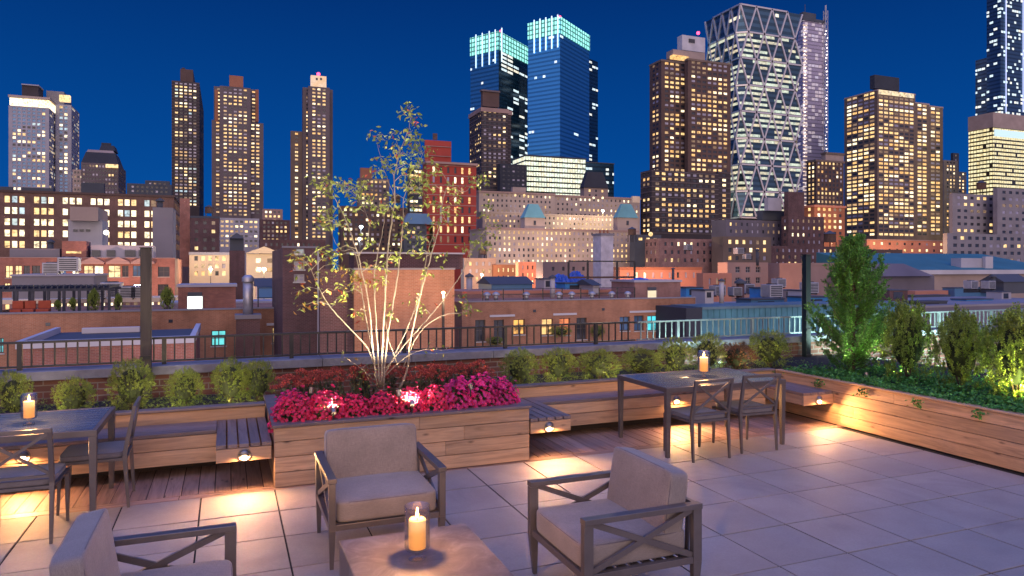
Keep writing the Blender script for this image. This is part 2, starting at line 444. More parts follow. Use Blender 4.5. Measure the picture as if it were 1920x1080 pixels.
def slats_y(mb, x0, x1, y0, y1, w=.085, gap=.014):
    n = max(1, round((x1 - x0) / (w + gap))); w = (x1 - x0 - gap * (n - 1)) / n
    for i in range(n):
        a = x0 + i * (w + gap); mb.box(a, y0, SZ - .035, a + w, y1, SZ)
def slats_x(mb, x0, x1, y0, y1, w=.13, gap=.006):
    n = max(1, round((y1 - y0) / (w + gap))); w = (y1 - y0 - gap * (n - 1)) / n
    for i in range(n):
        a = y0 + i * (w + gap); mb.box(x0, a, SZ - .035, x1, a + w, SZ)
def bench(label, x0, x1, yf, stub, lights, seed):
    b = empty('built_in_bench', (0, 0, 0), 0, label, 'bench')
    sx0, sx1 = stub
    mb = MB(); slats_x(mb, x0, sx0 - .004 if sx0 > x0 + .1 else sx0, yf, 8.115)
    if sx0 <= x0 + .1: mb = MB(); slats_x(mb, sx1 + .004, x1, yf, 8.115)
    mb.build('seat', greyX, b, bevel=.003)
    mb = MB(); slats_y(mb, sx0, sx1, 6.95, 8.115); mb.build('end_seat', greyY, b, bevel=.003)
    mb = MB(); fa, fb = (x0, sx0) if sx0 > x0 + .1 else (sx1, x1)
    boards_x(mb, fa, fb, yf, [.12, .27, .398], seed=seed, blen=3.2); mb.build('front_board', cedarX, b, bevel=.003)
    mb = MB(); boards_x(mb, sx0, sx1, 6.952, [.272, .398], seed=seed); mb.box(sx0, 6.985, .275, sx0 + .03, yf - .002, .395); mb.box(sx1 - .03, 6.985, .275, sx1, yf - .002, .395)
    mb.build('end_box', cedarX, b, bevel=.003)
    mb = MB(); mb.box(fa, 7.98, .004, fb, 8.0, .39); mb.build('recess_shade_panel', plain('recess_shade', (.06, .04, .03), .9), b)  # panel in the recess under the seat, its shade put into the colour
    for (lx, ly, pw) in lights: step_light(lx, ly, .335, (0, -1), b, pw)
    return b
bench('low cedar bench on the left with slatted end seat beside the flower planter', -4.3, .385, 7.64, (-.09, .385), [(.15, 6.952, 56), (-1.71, 7.64, 66)], 31)
bench('low cedar bench behind the right dining table starting at the flower planter', 2.995, 6.82, 7.74, (2.995, 3.47), [(3.21, 6.952, 56), (5.38, 7.74, 62)], 32)
b = empty('built_in_bench', (0, 0, 0), 0, 'short cedar bench turning the corner along the right planter with a lit end', 'bench')
mb = MB(); n = 4
for i in range(n): a = 6.83 + i * .1235; mb.box(a, 7.06, SZ - .035, a + .117, 8.115, SZ)
mb.build('seat', greyY, b, bevel=.003)
mb = MB(); boards_y(mb, 7.09, 7.735, 6.83, [.272, .398], seed=5); mb.build('front_board', cedarY, b, bevel=.003)
mb = MB(); mb.box(6.83, 7.06, .272, 7.325, 7.088, .398); mb.build('end_box', cedarX, b, bevel=.003)
step_light(7.09, 7.06, .335, (0, -1), b, 58)
# --- parapet and railing
pw = empty('parapet_wall', (0, 9.8, 0), 0, 'low dark brick parapet wall with a pale concrete cap under the railing', 'wall')
par_brick = brick('parapet_brick', (.17, .065, .05), (.11, .045, .04), (.20, .17, .16))
MB().box(-6, -.13, -.25, 18, .13, .735).build('brickwork', par_brick, pw)
mb = MB(); x = -6
while x < 18: mb.box(x, -.19, .738, x + 1.19, .19, .845); x += 1.195
mb.build('cap', concrete, pw, bevel=.006)
lamplit_rail = plain('lamplit_rail_metal', (.26, .30, .31), .4, .4, .2, 5)  # same railing; lamp light on its right part put into a paler colour
def terrace_rail(label, posts, xe, m, n_near, side):
    rl = empty('railing', (0, 9.8, 0), 0, label, 'railing', None)
    x0, x1 = (posts[0] - 1.4, posts[-1] + .7) if side < 0 else (posts[0] - .77, xe)
    MB().box(x0, -.028, 1.155, x1, .028, 1.18).build('top_rail', m, rl); MB().box(x0, -.02, .875, x1, .02, .895).build('bottom_rail', m, rl)
    for px in posts: MB().box(px - .025, -.025, .6, px + .025, .025, 1.154).build('post', m, rl)
    st = 1.51 / 13; xs = [posts[0] + j * st for j in range(-14, 400) if x0 + .02 < posts[0] + j * st < x1 - .02 and not any(abs(posts[0] + j * st - p) < .03 for p in posts)]
    xs.sort(key=lambda x: abs(x)); bal = MB().box(-.009, -.009, .896, .009, .009, 1.154).mesh('baluster', m)
    for x in xs[:100]:
        o = bpy.data.objects.new('baluster', bal); COL.objects.link(o); o.parent = rl; o.location = (x, 0, 0)
    if xs[100:]:
        mb = MB()
        for x in xs[100:]: mb.box(x - .009, -.009, .896, x + .009, .009, 1.154)
        mb.build('baluster', m, rl)['kind'] = 'stuff'
terrace_rail('black metal railing with thin upright bars on the left and centre of the parapet', [-2.228 + 1.51 * i for i in range(6)], 0, dark_metal, 100, -1)
terrace_rail('right part of the same metal railing, lamp light put into its paler colour', [-2.228 + 1.51 * i for i in range(6, 13)], 17.2, lamplit_rail, 100, 1)
# tall posts for string lights
def tall_post(x, y, z0, z1, w, m, label):
    t = empty('light_post', (x, y, 0), 0, label, 'post')
    MB().box(-w / 2, -w / 2, z0, w / 2, w / 2, z1).build('shaft', m, t, bevel=.006)
    MB().box(-w / 2 - .008, -w / 2 - .008, z1, w / 2 + .008, w / 2 + .008, z1 + .012).build('cap', dark_metal, t)
    for zz in (z0 + .06, z0 + .5):
        MB().box(-w / 2 - .005, -w / 2 - .02, zz, w / 2 + .005, -w / 2 - .001, zz + .04).build('bracket', dark_metal, t)
tall_post(-.895, 9.55, .45, 2.27, .115, wood('post_wood', (.06, .05, .045), (.025, .022, .02), 2, .7, (.07, .06, .06)), 'tall square wooden post on the left rising above the railing and rooftops')
tall_post(9.27, 9.52, .45, 2.25, .105, plain('green_black_post', (.018, .024, .026), .4, .3), 'tall dark green metal post on the right beside the conifer')

# ================================================================ FURNITURE
def cushion_mb(w, d, h, k=9, puff=.0, n=12):
    mb = MB()
    def add(ax, sgn):
        def P(i, j):
            a = -1 + 2 * i / n; b_ = -1 + 2 * j / n
            a = math.copysign(1 - (1 - abs(a)) ** 1.6, a); b_ = math.copysign(1 - (1 - abs(b_)) ** 1.6, b_)
            p = [0, 0, 0]; p[ax] = sgn; p[(ax + 1) % 3] = a; p[(ax + 2) % 3] = b_
            nm = sum(abs(c) ** k for c in p) ** (1 / k)
            q = [c / nm for c in p]
            z = q[2] * h / 2
            if puff: z += math.copysign(puff, q[2]) * max(0, (1 - q[0] ** 2)) * max(0, (1 - q[1] ** 2)) * min(1, abs(q[2]))
            return (q[0] * w / 2, q[1] * d / 2, z)
        for i in range(n):
            for j in range(n):
                f = [P(i, j), P(i + 1, j), P(i + 1, j + 1), P(i, j + 1)]
                mb.face(f if sgn > 0 else f[::-1])
    for ax in range(3):
        for sg in (-1, 1): add(ax, sg)
    return mb
def weld(o):
    m = o.modifiers.new('weld', 'WELD'); m.merge_threshold = .0004
def cushion(name, w, d, h, mat, parent, loc, rot=(0, 0, 0), puff=.008, pipe=True, k=9):
    o = cushion_mb(w, d, h, k, puff).build(name, mat, parent, smooth=True); weld(o); o.location = loc; o.rotation_euler = rot
    if pipe:
        for sg in (1, -1):
            pts = []
            kk = 9
            for i in range(49):
                t = 2 * math.pi * i / 48; a, b_ = math.cos(t), math.sin(t)
                nm = (abs(a) ** kk + abs(b_) ** kk) ** (1 / kk); sc = .985
                pts.append((a / nm * w / 2 * sc, b_ / nm * d / 2 * sc, sg * h / 2 * .86))
            MB().tube(pts, .0035, 5, caps=False).build('piping', piping, o, smooth=True)
    return o
def make_armchair():
    r = empty('armchair', (0, 0, 0)); tag(r, 'x', 'armchair', 'taupe armchairs around the stone table')
    for sx in (-1, 1):
        X = sx * .385
        # legs: vertical flat posts, tapering below the seat rail
        for Y in (.03, .77):
            mb = MB(); mb.box(X - .022, Y - .03, .27, X + .022, Y + .03, .585)
            mb.bar((X, Y, .27), (X, Y + (.012 if Y < .4 else -.012), 0), .044, .06, .026, .026, up=(0, 1, 0))
            mb.build('leg', bronze, r, bevel=.002)
        MB().box(X - .03, 0, .587, X + .03, .80, .62).build('armrest', bronze, r, bevel=.003)
        mb = MB(); mb.bar((X, .06, .585), (X, .74, .31), .022, .034); mb.build('brace', bronze, r)
        mb = MB(); mb.bar((X + sx * .001, .06, .31), (X + sx * .001, .74, .585), .018, .034); mb.build('brace', bronze, r)
        MB().box(X - .02, .062, .262, X + .02, .738, .302).build('side_rail', bronze, r, bevel=.002)
    MB().box(-.362, .01, .262, .362, .045, .302).build('front_rail', bronze, r, bevel=.002); MB().box(-.362, .755, .262, .362, .79, .302).build('rear_rail', bronze, r, bevel=.002)
    MB().box(-.362, .76, .585, .362, .79, .618).build('back_rail', bronze, r, bevel=.002)
    mb = MB()
    for i in range(8): y = .09 + i * .085; mb.box(-.363, y, .282, .363, y + .05, .296)
    mb.build('seat_slats', bronze, r)
    mb = MB()
    for i in range(5): x = -.3 + i * .15; mb.bar((x, .765, .30), (x, .775, .59), .03, .012, up=(0, 1, 0))
    mb.build('back_slats', bronze, r)
    cushion('seat_cushion', .715, .72, .15, taupe, r, (0, .38, .378), puff=.012, k=13)
    cushion('back_cushion', .70, .44, .14, taupe, r, (0, .655, .585), (R(-99 + 180), 0, 0), puff=.010, k=15)
    return r
armA = make_armchair(); armA.location = (1.045, 4.90, 0); armA['label'] = 'taupe cushioned armchair facing us in front of the flower planter'
spawn(armA, (1.87, 3.985, 0), R(-90), 'taupe cushioned armchair on the right of the stone table facing left')
spawn(armA, (.05, 3.87, 0), R(90), 'taupe cushioned armchair cut off at the lower left corner with its back to the left')

def make_chair():
    r = empty('dining_chair', (0, 0, 0)); tag(r, 'x', 'chair', 'metal dining chairs at the two tables')
    W_ = .235
    for sx in (-1, 1):
        X = sx * W_
        mb = MB(); mb.bar((X, .03, .45), (X, 0, 0), .034, .036, .022, .022, up=(0, 1, 0)); mb.bar((X, .03, .45), (X, -.045, .86), .034, .036, .030, .026, up=(0, 1, 0)); mb.build('back_leg', bronze, r, bevel=.002)
        mb = MB(); mb.bar((X, .50, .425), (X, .515, 0), .034, .034, .020, .020, up=(0, 1, 0)); mb.build('leg', bronze, r, bevel=.002)
    mb = MB(); mb.box(-W_ - .017, .01, .405, -W_ + .015, .52, .428); mb.box(W_ - .015, .01, .405, W_ + .017, .52, .428)
    mb.box(-W_ + .016, .012, .405, W_ - .016, .036, .428); mb.box(-W_ + .016, .495, .405, W_ - .016, .519, .428)
    mb.build('seat_frame', bronze, r, bevel=.002)
    mb = MB()
    for i in range(6): y = .06 + i * .072; mb.box(-W_ + .016, y, .412, W_ - .016, y + .04, .424)
    mb.build('seat_slats', bronze, r)
    MB().bar((-W_ - .014, -.044, .848), (W_ + .014, -.044, .848), .026, .030).build('top_rail', bronze, r, bevel=.003)
    MB().bar((-W_, .018, .50), (W_, .018, .50), .018, .022).build('lower_rail', bronze, r)
    MB().bar((-W_ + .01, .012, .515), (W_ - .01, -.040, .832), .016, .022).build('brace', bronze, r)
    MB().bar((W_ - .01, .018, .515), (-W_ + .01, -.034, .832), .016, .022).build('brace', bronze, r)
    cushion('seat_cushion', .47, .48, .045, slatef, r, (0, .275, .452), puff=.006)
    return r
ch = make_chair(); ch.location = (4.765, 6.22, 0); ch.rotation_euler = (0, 0, R(1)); ch['label'] = 'left one of two metal dining chairs with crossed back at the right table'
spawn(ch, (5.475, 6.31, 0), R(-2), 'right one of two metal dining chairs with crossed back at the right table')
spawn(ch, (-1.44, 6.17, 0), R(-1.5), 'metal dining chair at the front of the left table seen from behind')
spawn(ch, (-.78, 7.09, 0), R(91), 'metal dining chair at the end of the left table seen sideways')
def make_table(w, d):
    r = empty('dining_table', (0, 0, 0)); tag(r, 'x', 'table', 'metal dining tables with a candle on each')
    top = plain('table_top_metal', (.15, .20, .27), .22, .65, .2, 4, .05, .12)  # blue of the reflected sky put into the base colour
    mb = MB(); n = 9; g = .004; bw = (d - .07 - g * (n - 1)) / n
    for i in range(n): y = .035 + i * (bw + g); mb.box(.035, y, .728, w - .035, y + bw, .748)
    mb.build('tabletop', top, r, bevel=.0015, seg=1)
    mb = MB(); mb.box(0, 0, .70, w, .033, .75); mb.box(0, d - .033, .70, w, d, .75); mb.box(0, .034, .70, .033, d - .034, .75); mb.box(w - .033, .034, .70, w, d - .034, .75)
    mb.build('edge_frame', bronze, r, bevel=.003)
    for X, Y in ((.03, .03), (w - .03, .03), (.03, d - .03), (w - .03, d - .03)):
        dx = .0; mb = MB(); mb.bar((X, Y, .699), (X, Y, 0), .058, .058, .040, .040, up=(0, 1, 0)); mb.build('leg', bronze, r, bevel=.003)
    mb = MB(); mb.box(.035, d / 2 - .02, .70, w - .035, d / 2 + .02, .726); mb.build('cross_bar', bronze, r)
    return r
tb = make_table(1.62, 1.04); tb.location = (4.36, 6.45, 0); tb['label'] = 'grey metal dining table on the right with two chairs pulled up'
spawn(tb, (-2.58, 6.50, 0), 0, 'dark metal dining table on the left partly outside the frame')
ct = empty('coffee_table', (.63, 3.50, 0), 0, 'square brown stone coffee table with a lit candle between the armchairs', 'table')
MB().box(0, 0, .0, .80, .88, .40).build('block', stone_m, ct, bevel=.008, seg=3)
def candle(loc, s, label, pw):
    r = empty('candle_lantern', loc, 0, label, 'candle', 'candles in glass lanterns on the tables'); r.scale = (s, s, s)
    g = [(.0, .0), (.052, .001), (.055, .005), (.045, .009), (.016, .016), (.011, .026), (.014, .036), (.045, .046), (.066, .056), (.072, .07), (.0725, .30), (.0695, .302), (.0695, .072), (.05, .058), (0, .052)]
    MB().lathe(g, 40).build('glass_holder', glassm, r, smooth=True)
    m, t, b = newmat('wax_%s' % len(MAT)); MAT[m.name] = m
    se = N(t, 'ShaderNodeSeparateXYZ'); t.links.new(N(t, 'ShaderNodeTexCoord').outputs['Object'], se.inputs[0])
    k = ramp(t, math_(t, 'MULTIPLY', se.outputs[2], 4.0), [(.25, (.85, .30, .05)), (.62, (1.0, .42, .10)), (.86, (1.0, .75, .36))])
    b.inputs['Base Color'].default_value = (.45, .26, .12, 1); t.links.new(k, b.inputs['Emission Color'])
    b.inputs['Emission Strength'].default_value = .85; b.inputs['Roughness'].default_value = .5  # emitted orange gradient stands in for flame light shining through the wax
    wx = MB().lathe([(0, .062), (.045, .062), (.048, .066), (.048, .222), (.045, .227), (.035, .221), (.012, .216), (0, .215)], 32).build('wax_candle', m, r, smooth=True)
    MB().tube([(0, 0, .215), (0, 0, .232), (.002, 0, .238)], .0016, 6).build('wick', plain('wick', (.02, .015, .01), .9), r)
    MB().lathe([(0, .232), (.006, .236), (.0095, .246), (.008, .260), (.004, .276), (.001, .288), (0, .29)], 16).build('flame', glow_m('flame', (1.0, .62, .22), 30), r, smooth=True)
    L = bpy.data.lights.new('candle_light', 'POINT'); L.energy = pw; L.color = (1.0, .50, .17); L.shadow_soft_size = .012
    lo = bpy.data.objects.new('candle_light', L); COL.objects.link(lo); lo.parent = r; lo.location = (0, 0, .31)
candle((1.0, 3.94, .4), 1.0, 'lit candle in a glass holder standing on the stone coffee table', 20)
candle((-1.52, 6.97, .75), .82, 'lit candle in a glass holder on the left dining table', 18)
candle((5.25, 7.0, .75), 1.0, 'lit candle in a glass holder on the right dining table', 26)

# ================================================================ CITY
GZ = -26.
tag(MB().box(-900, 14, GZ - 1, 3500, 3000, GZ).build('city_ground', plain('asphalt', (.05, .05, .055), .85, 0, .3, .2)), kind='structure')
WARM = lit('window_warm', (1.0, .70, .34), 1.4); WARM2 = lit('window_amber', (1.0, .60, .24), 1.23); PALE = lit('window_pale', (1.0, .88, .62), 2.0)
COOL = lit('window_cool', (.62, .85, 1.0), .9); DIM = lit('window_dim', (.75, .50, .35), .35)
DARKG = plain('window_dark', (.045, .05, .065), .12, 0, .4, .5); WARM3 = lit('window_soft', (1.0, .66, .36), .75); BLUEG = plain('window_blue', (.10, .20, .36), .10, .4, .3, .5)
MAUVEG = plain('window_mauve', (.40, .38, .48), .25, .1, .3, .5)
TEAL = lit('window_teal', (.10, .62, .72), .8)
PAL = {
 'res': ([DARKG, MAUVEG, DIM, WARM3, WARM, WARM2, PALE], [.26, .16, .10, .14, .18, .10, .07]),
 'resdim': ([DARKG, MAUVEG, DIM, WARM, PALE], [.42, .22, .12, .17, .07]),
 'resbright': ([DARKG, MAUVEG, DIM, WARM3, WARM, WARM2, PALE], [.17, .10, .08, .14, .27, .12, .14]),
 'few': ([DARKG, MAUVEG, DIM, WARM, PALE], [.62, .18, .08, .09, .03]),
 'office': ([DIM, WARM, PALE, PALE], [.05, .3, .5, .15]),
 'blue': ([BLUEG, DARKG, PALE, WARM, COOL], [.60, .08, .16, .10, .06]),
 'darktower': ([DARKG, MAUVEG, DIM, WARM3, WARM, PALE, COOL], [.32, .20, .09, .09, .14, .10, .06]),
 'dark': ([DARKG, MAUVEG], [.7, .3]),
 'beige': ([DARKG, MAUVEG, DIM, WARM, PALE], [.50, .12, .12, .18, .08]),
 'teal': ([DARKG, TEAL, BLUEG], [.4, .3, .3]),
 'mix': ([DARKG, WARM, WARM2, TEAL, BLUEG], [.4, .2, .1, .15, .15]),
 'lobby': ([PALE, WARM], [.6, .4]),
}
def wallm(name, col, var=.22, rough=.85): return plain('wall_' + name, col, rough, 0, var, .09)
WM = dict(
 mauve=wallm('mauve', (.145, .115, .12)), brown=wallm('brown', (.105, .065, .055)), dark=wallm('dark', (.05, .04, .045)), beige=wallm('beige', (.44, .35, .30)),
 stone=wallm('stone', (.36, .28, .25)), red=wallm('red', (.38, .055, .04)), grey=wallm('grey', (.24, .225, .25)), lightgrey=wallm('lightgrey', (.38, .37, .42)),
 tan=wallm('tan', (.165, .12, .095)), slate=wallm('slate', (.07, .08, .10)), copper=wallm('copper', (.16, .40, .45)), white=wallm('white', (.50, .49, .53)),
 rust=wallm('rust', (.34, .14, .08)), pink=wallm('pink', (.36, .24, .21)), salmon=wallm('salmon', (.50, .22, .15)), cream=wallm('cream', (.72, .58, .42)),
 blueg=wallm('blueg', (.08, .20, .36), .2, .3), tealroof=wallm('tealroof', (.04, .17, .20)), purple=wallm('purple', (.14, .125, .155)), night=wallm('night', (.035, .04, .055)),
)
WM['bmauve'] = brick('brick_mauve', (.30, .15, .13), (.24, .12, .10), (.34, .26, .24), 1.0)
WM['bred'] = brick('brick_red', (.33, .12, .085), (.24, .09, .07), (.34, .24, .2), 1.0)
WM['borange'] = brick('brick_orange', (.36, .16, .09), (.29, .125, .07), (.36, .25, .18), 1.0)
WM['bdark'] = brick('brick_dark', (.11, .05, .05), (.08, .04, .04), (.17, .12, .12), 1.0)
WM['bbrown'] = brick('brick_brown', (.17, .085, .06), (.13, .065, .05), (.24, .17, .14), 1.0)
def facade(mb, p0, p1, z0, z1, fl, bay, ww, wh, depth, zwin0, skip=None, top=1.0, u0=None):
    """wall between p0 and p1 (plan points, seen from the right-hand side normal) with real recessed openings; returns the openings"""
    p0 = Vector((p0[0], p0[1])); p1 = Vector((p1[0], p1[1])); L = (p1 - p0).length; u = (p1 - p0) / L; nrm = Vector((u.y, -u.x))
    nc = max(0, int((L - .35 * bay) / bay)) if bay > 0 else 0; nr = max(0, int((z1 - top - zwin0) / fl)) if fl > 0 else 0
    if nc == 0 or nr == 0 or fl <= 0:
        mb.face([(p0.x, p0.y, z0), (p1.x, p1.y, z0), (p1.x, p1.y, z1), (p0.x, p0.y, z1)]); return []
    mg = (L - nc * bay) / 2
    us = [0.]; 
    for i in range(nc):
        c = mg + (i + .5) * bay; us += [c - ww * bay / 2, c + ww * bay / 2]
    us.append(L)
    zs = [z0]
    for j in range(nr):
        zt = z1 - top - j * fl - (1 - wh) * fl * .5
        zs.append(zt)
    zl = [z0]
    for j in range(nr - 1, -1, -1):
        zt = z1 - top - j * fl - (1 - wh) * fl * .5; zl += [zt - wh * fl, zt]
    zl.append(z1)
    def P(a, z, d=0): q = p0 + u * a - nrm * d; return (q.x, q.y, z)
    wins = []
    for j in range(len(zl) - 1):
        if j % 2 == 0:
            mb.face([P(0, zl[j]), P(L, zl[j]), P(L, zl[j + 1]), P(0, zl[j + 1])]); continue
        for i in range(len(us) - 1):
            a, b_, c, d_ = us[i], us[i + 1], zl[j], zl[j + 1]
            if i % 2 == 0 or (skip and skip((i - 1) // 2, (len(zl) - 3 - j) // 2 + 0)):
                mb.face([P(a, c), P(b_, c), P(b_, d_), P(a, d_)])
            else:
                mb.face([P(a, c), P(b_, c), P(b_, c, depth), P(a, c, depth)])
                mb.face([P(a, d_, depth), P(b_, d_, depth), P(b_, d_), P(a, d_)])
                mb.face([P(a, c), P(a, c, depth), P(a, d_, depth), P(a, d_)])
                mb.face([P(b_, c, depth), P(b_, c), P(b_, d_), P(b_, d_, depth)])
                q = p0 + u * (a + b_) / 2 - nrm * depth
                wins.append((q.x, q.y, (c + d_) / 2, b_ - a, d_ - c, math.atan2(u.y, u.x), (i // 2, (len(zl) - 3 - j) // 2)))
    return wins
WMESH = {}
def winmesh(w, h, mat, framed):
    k = (round(w, 2), round(h, 2), mat.name, framed)
    if k in WMESH: return WMESH[k]
    mb = MB(); w *= .5; h *= .5
    if framed == 2:
        t = .06
        mb.box(-w, -.05, -h, w, -.005, -h + t); mb.box(-w, -.05, h - t, w, -.005, h); mb.box(-w, -.05, -h + t, -w + t, -.005, h - t); mb.box(w - t, -.05, -h + t, w, -.005, h - t)
        mb.box(-t / 2, -.045, -h + t, t / 2, -.006, h - t); mb.box(-w + t, -.04, -t / 2, -t / 2, -.007, t / 2); mb.box(t / 2, -.04, -t / 2, w - t, -.007, t / 2)
        WMESH[k] = mb.mesh('window_frame', mat)
    else:
        mb.face([(-w, 0, -h), (w, 0, -h), (w, 0, h), (-w, 0, h)]); WMESH[k] = mb.mesh('window', mat)
    return WMESH[k]
frame_dark = plain('window_frame_dark', (.08, .07, .07), .6, 0, .2); frame_pale = plain('window_frame_pale', (.45, .43, .42), .6, 0, .2)
def place_windows(root, wins, pal, framed, r, limit=100, pick=None, frame=None):
    wins.sort(key=lambda w: w[0] ** 2 + w[1] ** 2 + w[2] ** 2)
    mats, wts = PAL[pal]; cur = None; out = []
    rows = {}
    for w in wins:
        key = (round(w[2], 1), round(w[5], 2))
        if pick: m = pick(w)
        elif r.random() < .42 and key in rows: m = rows[key]
        else: m = r.choices(mats, wts)[0]
        rows[key] = m; out.append((w, m))
    for w, m in out[:limit]:
        if framed:
            f = bpy.data.objects.new('window', winmesh(w[3], w[4], frame or frame_dark, 2)); COL.objects.link(f); f.parent = root; f.location = w[:3]; f.rotation_euler = (0, 0, w[5])
            p = bpy.data.objects.new('pane', winmesh(w[3], w[4], m, 0)); COL.objects.link(p); p.parent = f
        else:
            f = bpy.data.objects.new('window', winmesh(w[3], w[4], m, 0)); COL.objects.link(f); f.parent = root; f.location = w[:3]; f.rotation_euler = (0, 0, w[5])
    if len(out) > limit:
        mb = MB(); names = sorted({m.name for _, m in out[limit:]}); idx = {n: i for i, n in enumerate(names)}
        for w, m in out[limit:]:
            c, s = math.cos(w[5]) * w[3] / 2, math.sin(w[5]) * w[3] / 2; h = w[4] / 2
            mb.face([(w[0] - c, w[1] - s, w[2] - h), (w[0] + c, w[1] + s, w[2] - h), (w[0] + c, w[1] + s, w[2] + h), (w[0] - c, w[1] - s, w[2] + h)], idx[m.name])
        o = mb.build('window', [bpy.data.materials[n] for n in names], root); o['kind'] = 'stuff'
def corners(xa, xb, xs, Y, Yc=None, dep=None):
    X0 = gy(xa, HYP, Y).x; X1 = gy(xb, HYP, Y).x
    if dep: Yb = Y + dep
    elif xs is None: Yb = Y + (X1 - X0) * .3
    elif xs < xa: Yb = gx(xs, HYP, X0).y
    else: Yb = gx(xs, HYP, X1).y
    if not (Y < Yb < Y * 2.2): Yb = Y + (X1 - X0) * .3
    return X0, X1, Yb
def bld(name, label, Y, blocks, wall='brown', fp=7, bp=7, ww=.55, wh=.55, pal='res', ybot=430, framed=0, depth=.25, band=None, seed=0, roof=None, cat='building', group=None, limit=100, pick=None, skip=None, frame=None, cornice=None, topm=1.0):
    """blocks: (xa, xb, xside, ytop[, dY[, wallkey[, nowin]]]) in survey units"""
    root = empty(name, (0, 0, 0), 0, label, cat, group); r = random.Random(seed + len(label)); wins = []
    for blk in blocks:
        xa, xb, xs, yt = blk[:4]; dY = blk[4] if len(blk) > 4 else 0; wk = blk[5] if len(blk) > 5 and blk[5] else wall; nowin = len(blk) > 6 and blk[6]
        Yb0 = Y + dY; X0, X1, Yb = corners(xa, xb, xs, Yb0)
        if xs is not None and abs(Yb - Yb0 - (X1 - X0) * .3) < 1e-6: xs = None
        pm = gy(xa if (xs is not None and xs < xa) else (xa + xb) / 2, yt, Yb0); zt = pm.z
        pb = gy((xa + xb) / 2, ybot, Yb0).z; d = (gy((xa + xb) / 2, yt, Yb0) - Vector((0, 0, EYE))).to_2d().length
        mpp = Yb0 / (cs - ((xa + xb) / 2 - CXP) / FPX * sn) / FPX
        fl = fp * mpp; bay = (gy((xa + xb) / 2 + bp / 2, HYP, Yb0).x - gy((xa + xb) / 2 - bp / 2, HYP, Yb0).x)
        if nowin: fl = 0
        mb = MB()
        fv = min(fl * .25, .5) if fl else 0
        wins += facade(mb, (X0, Yb0), (X1, Yb0), GZ, zt, fl, bay, ww, wh, depth, max(GZ + 1, pb), skip, topm * fv)
        if (xs is not None and xs < xa): wins += facade(mb, (X0, Yb), (X0, Yb0), GZ, zt, fl, bay, ww, wh, depth, max(GZ + 1, pb), None, topm * fv)
        else: mb.face([(X0, Yb, GZ), (X0, Yb0, GZ), (X0, Yb0, zt), (X0, Yb, zt)])
        if (xs is not None and xs > xb): wins += facade(mb, (X1, Yb0), (X1, Yb), GZ, zt, fl, bay, ww, wh, depth, max(GZ + 1, pb), None, topm * fv)
        else: mb.face([(X1, Yb0, GZ), (X1, Yb, GZ), (X1, Yb, zt), (X1, Yb0, zt)])
        mb.face([(X1, Yb, GZ), (X0, Yb, GZ), (X0, Yb, zt), (X1, Yb, zt)])
        mb.face([(X0, Yb0, zt), (X1, Yb0, zt), (X1, Yb, zt), (X0, Yb, zt)])
        mb.build('wall', WM[wk], root)
        if cornice:
            cm, ch_, cp = cornice; ch_ *= mpp; cp *= mpp
            MB().box(X0 - cp, Yb0 - cp, zt - ch_, X1 + cp, Yb, zt + ch_ * .3).build('cornice', WM[cm] if cm in WM else cm, root)
        if band and not nowin:
            bm_, step, th = band; k = 0; z = zt - topm * fv; m2 = MB()
            while z > pb:
                m2.box(X0 - .12, Yb0 - .12, z - th * mpp, X1 + .12, Yb0 - .002, z)
                if xs is not None and xs < xa: m2.box(X0 - .12, Yb0, z - th * mpp, X0 - .002, Yb, z)
                z -= step * fl
            m2.build('floor_bands', WM[bm_], root)
    place_windows(root, wins, pal, framed, r, limit, pick, frame)
    return root
def rbox(root, name, xa, xb, xs, yt, yb, Y, mat, bev=0, dep=None):
    """a box on a roof, standing between survey lines"""
    X0, X1, Yb = corners(xa, xb, xs, Y, dep=dep); z1 = gy((xa + xb) / 2, yt, Y).z; z0 = gy((xa + xb) / 2, yb, Y).z
    o = MB().box(X0, Y, z0, X1, Yb, z1).build(name, WM[mat] if isinstance(mat, str) else mat, root, bevel=bev)
    return o
def frust(root, name, xa, xb, xs, yt, yb, Y, mat, kx=.7, ky=.7):
    X0, X1, Yb = corners(xa, xb, xs, Y); z1 = gy((xa + xb) / 2, yt, Y).z; z0 = gy((xa + xb) / 2, yb, Y).z
    cx, cy = (X0 + X1) / 2, (Y + Yb) / 2
    b4 = [(X0, Y), (X1, Y), (X1, Yb), (X0, Yb)]; t4 = [(cx + (x - cx) * kx, cy + (y - cy) * ky) for x, y in b4]
    return MB().prism(b4, z0, z1, 0, t4).build(name, WM[mat] if isinstance(mat, str) else mat, root)
def beacon(root, px, py, Y, s=2.2, m=None):
    p = gy(px, py, Y)
    prof = [(0, -s * .5), (s * .35, -s * .35), (s * .5, 0), (s * .35, s * .35), (0, s * .5)]
    MB().lathe(prof, 12, p).build('beacon', m or glow_m('red_beacon', (1.0, .05, .12), 4, False), root)
# ---- far towers, left to right
t = bld('apartment_tower', 'pale blue glass tower with lit top floor, leftmost in the skyline', 560, [(16, 92, 104, 200), (104, 134, 149, 196, 15)], 'lightgrey', 6.8, 9.2, .62, .62, 'blue', 365, seed=1)
rbox(t, 'top_floor', 18, 92, 104, 184, 199, 561, PALE); rbox(t, 'roof_slab', 15, 94, 106, 180, 184, 558, 'beige'); rbox(t, 'roof_box', 41, 72, 81, 160, 180, 575, 'dark'); rbox(t, 'roof_slab', 40, 73, 82, 158, 160, 574, 'lightgrey')
rbox(t, 'roof_box', 87, 120, 134, 171, 196, 590, 'grey'); rbox(t, 'roof_box', 111, 131, 133, 178, 190, 576, WARM)
t = bld('office_building', 'pale office block with a dark domed mansard roof beside the blue glass tower', 470, [(152, 222, 236, 306), (136, 158, None, 318, 12, 'beige')], 'mauve', 8, 6, .6, .5, 'few', 365, seed=2)
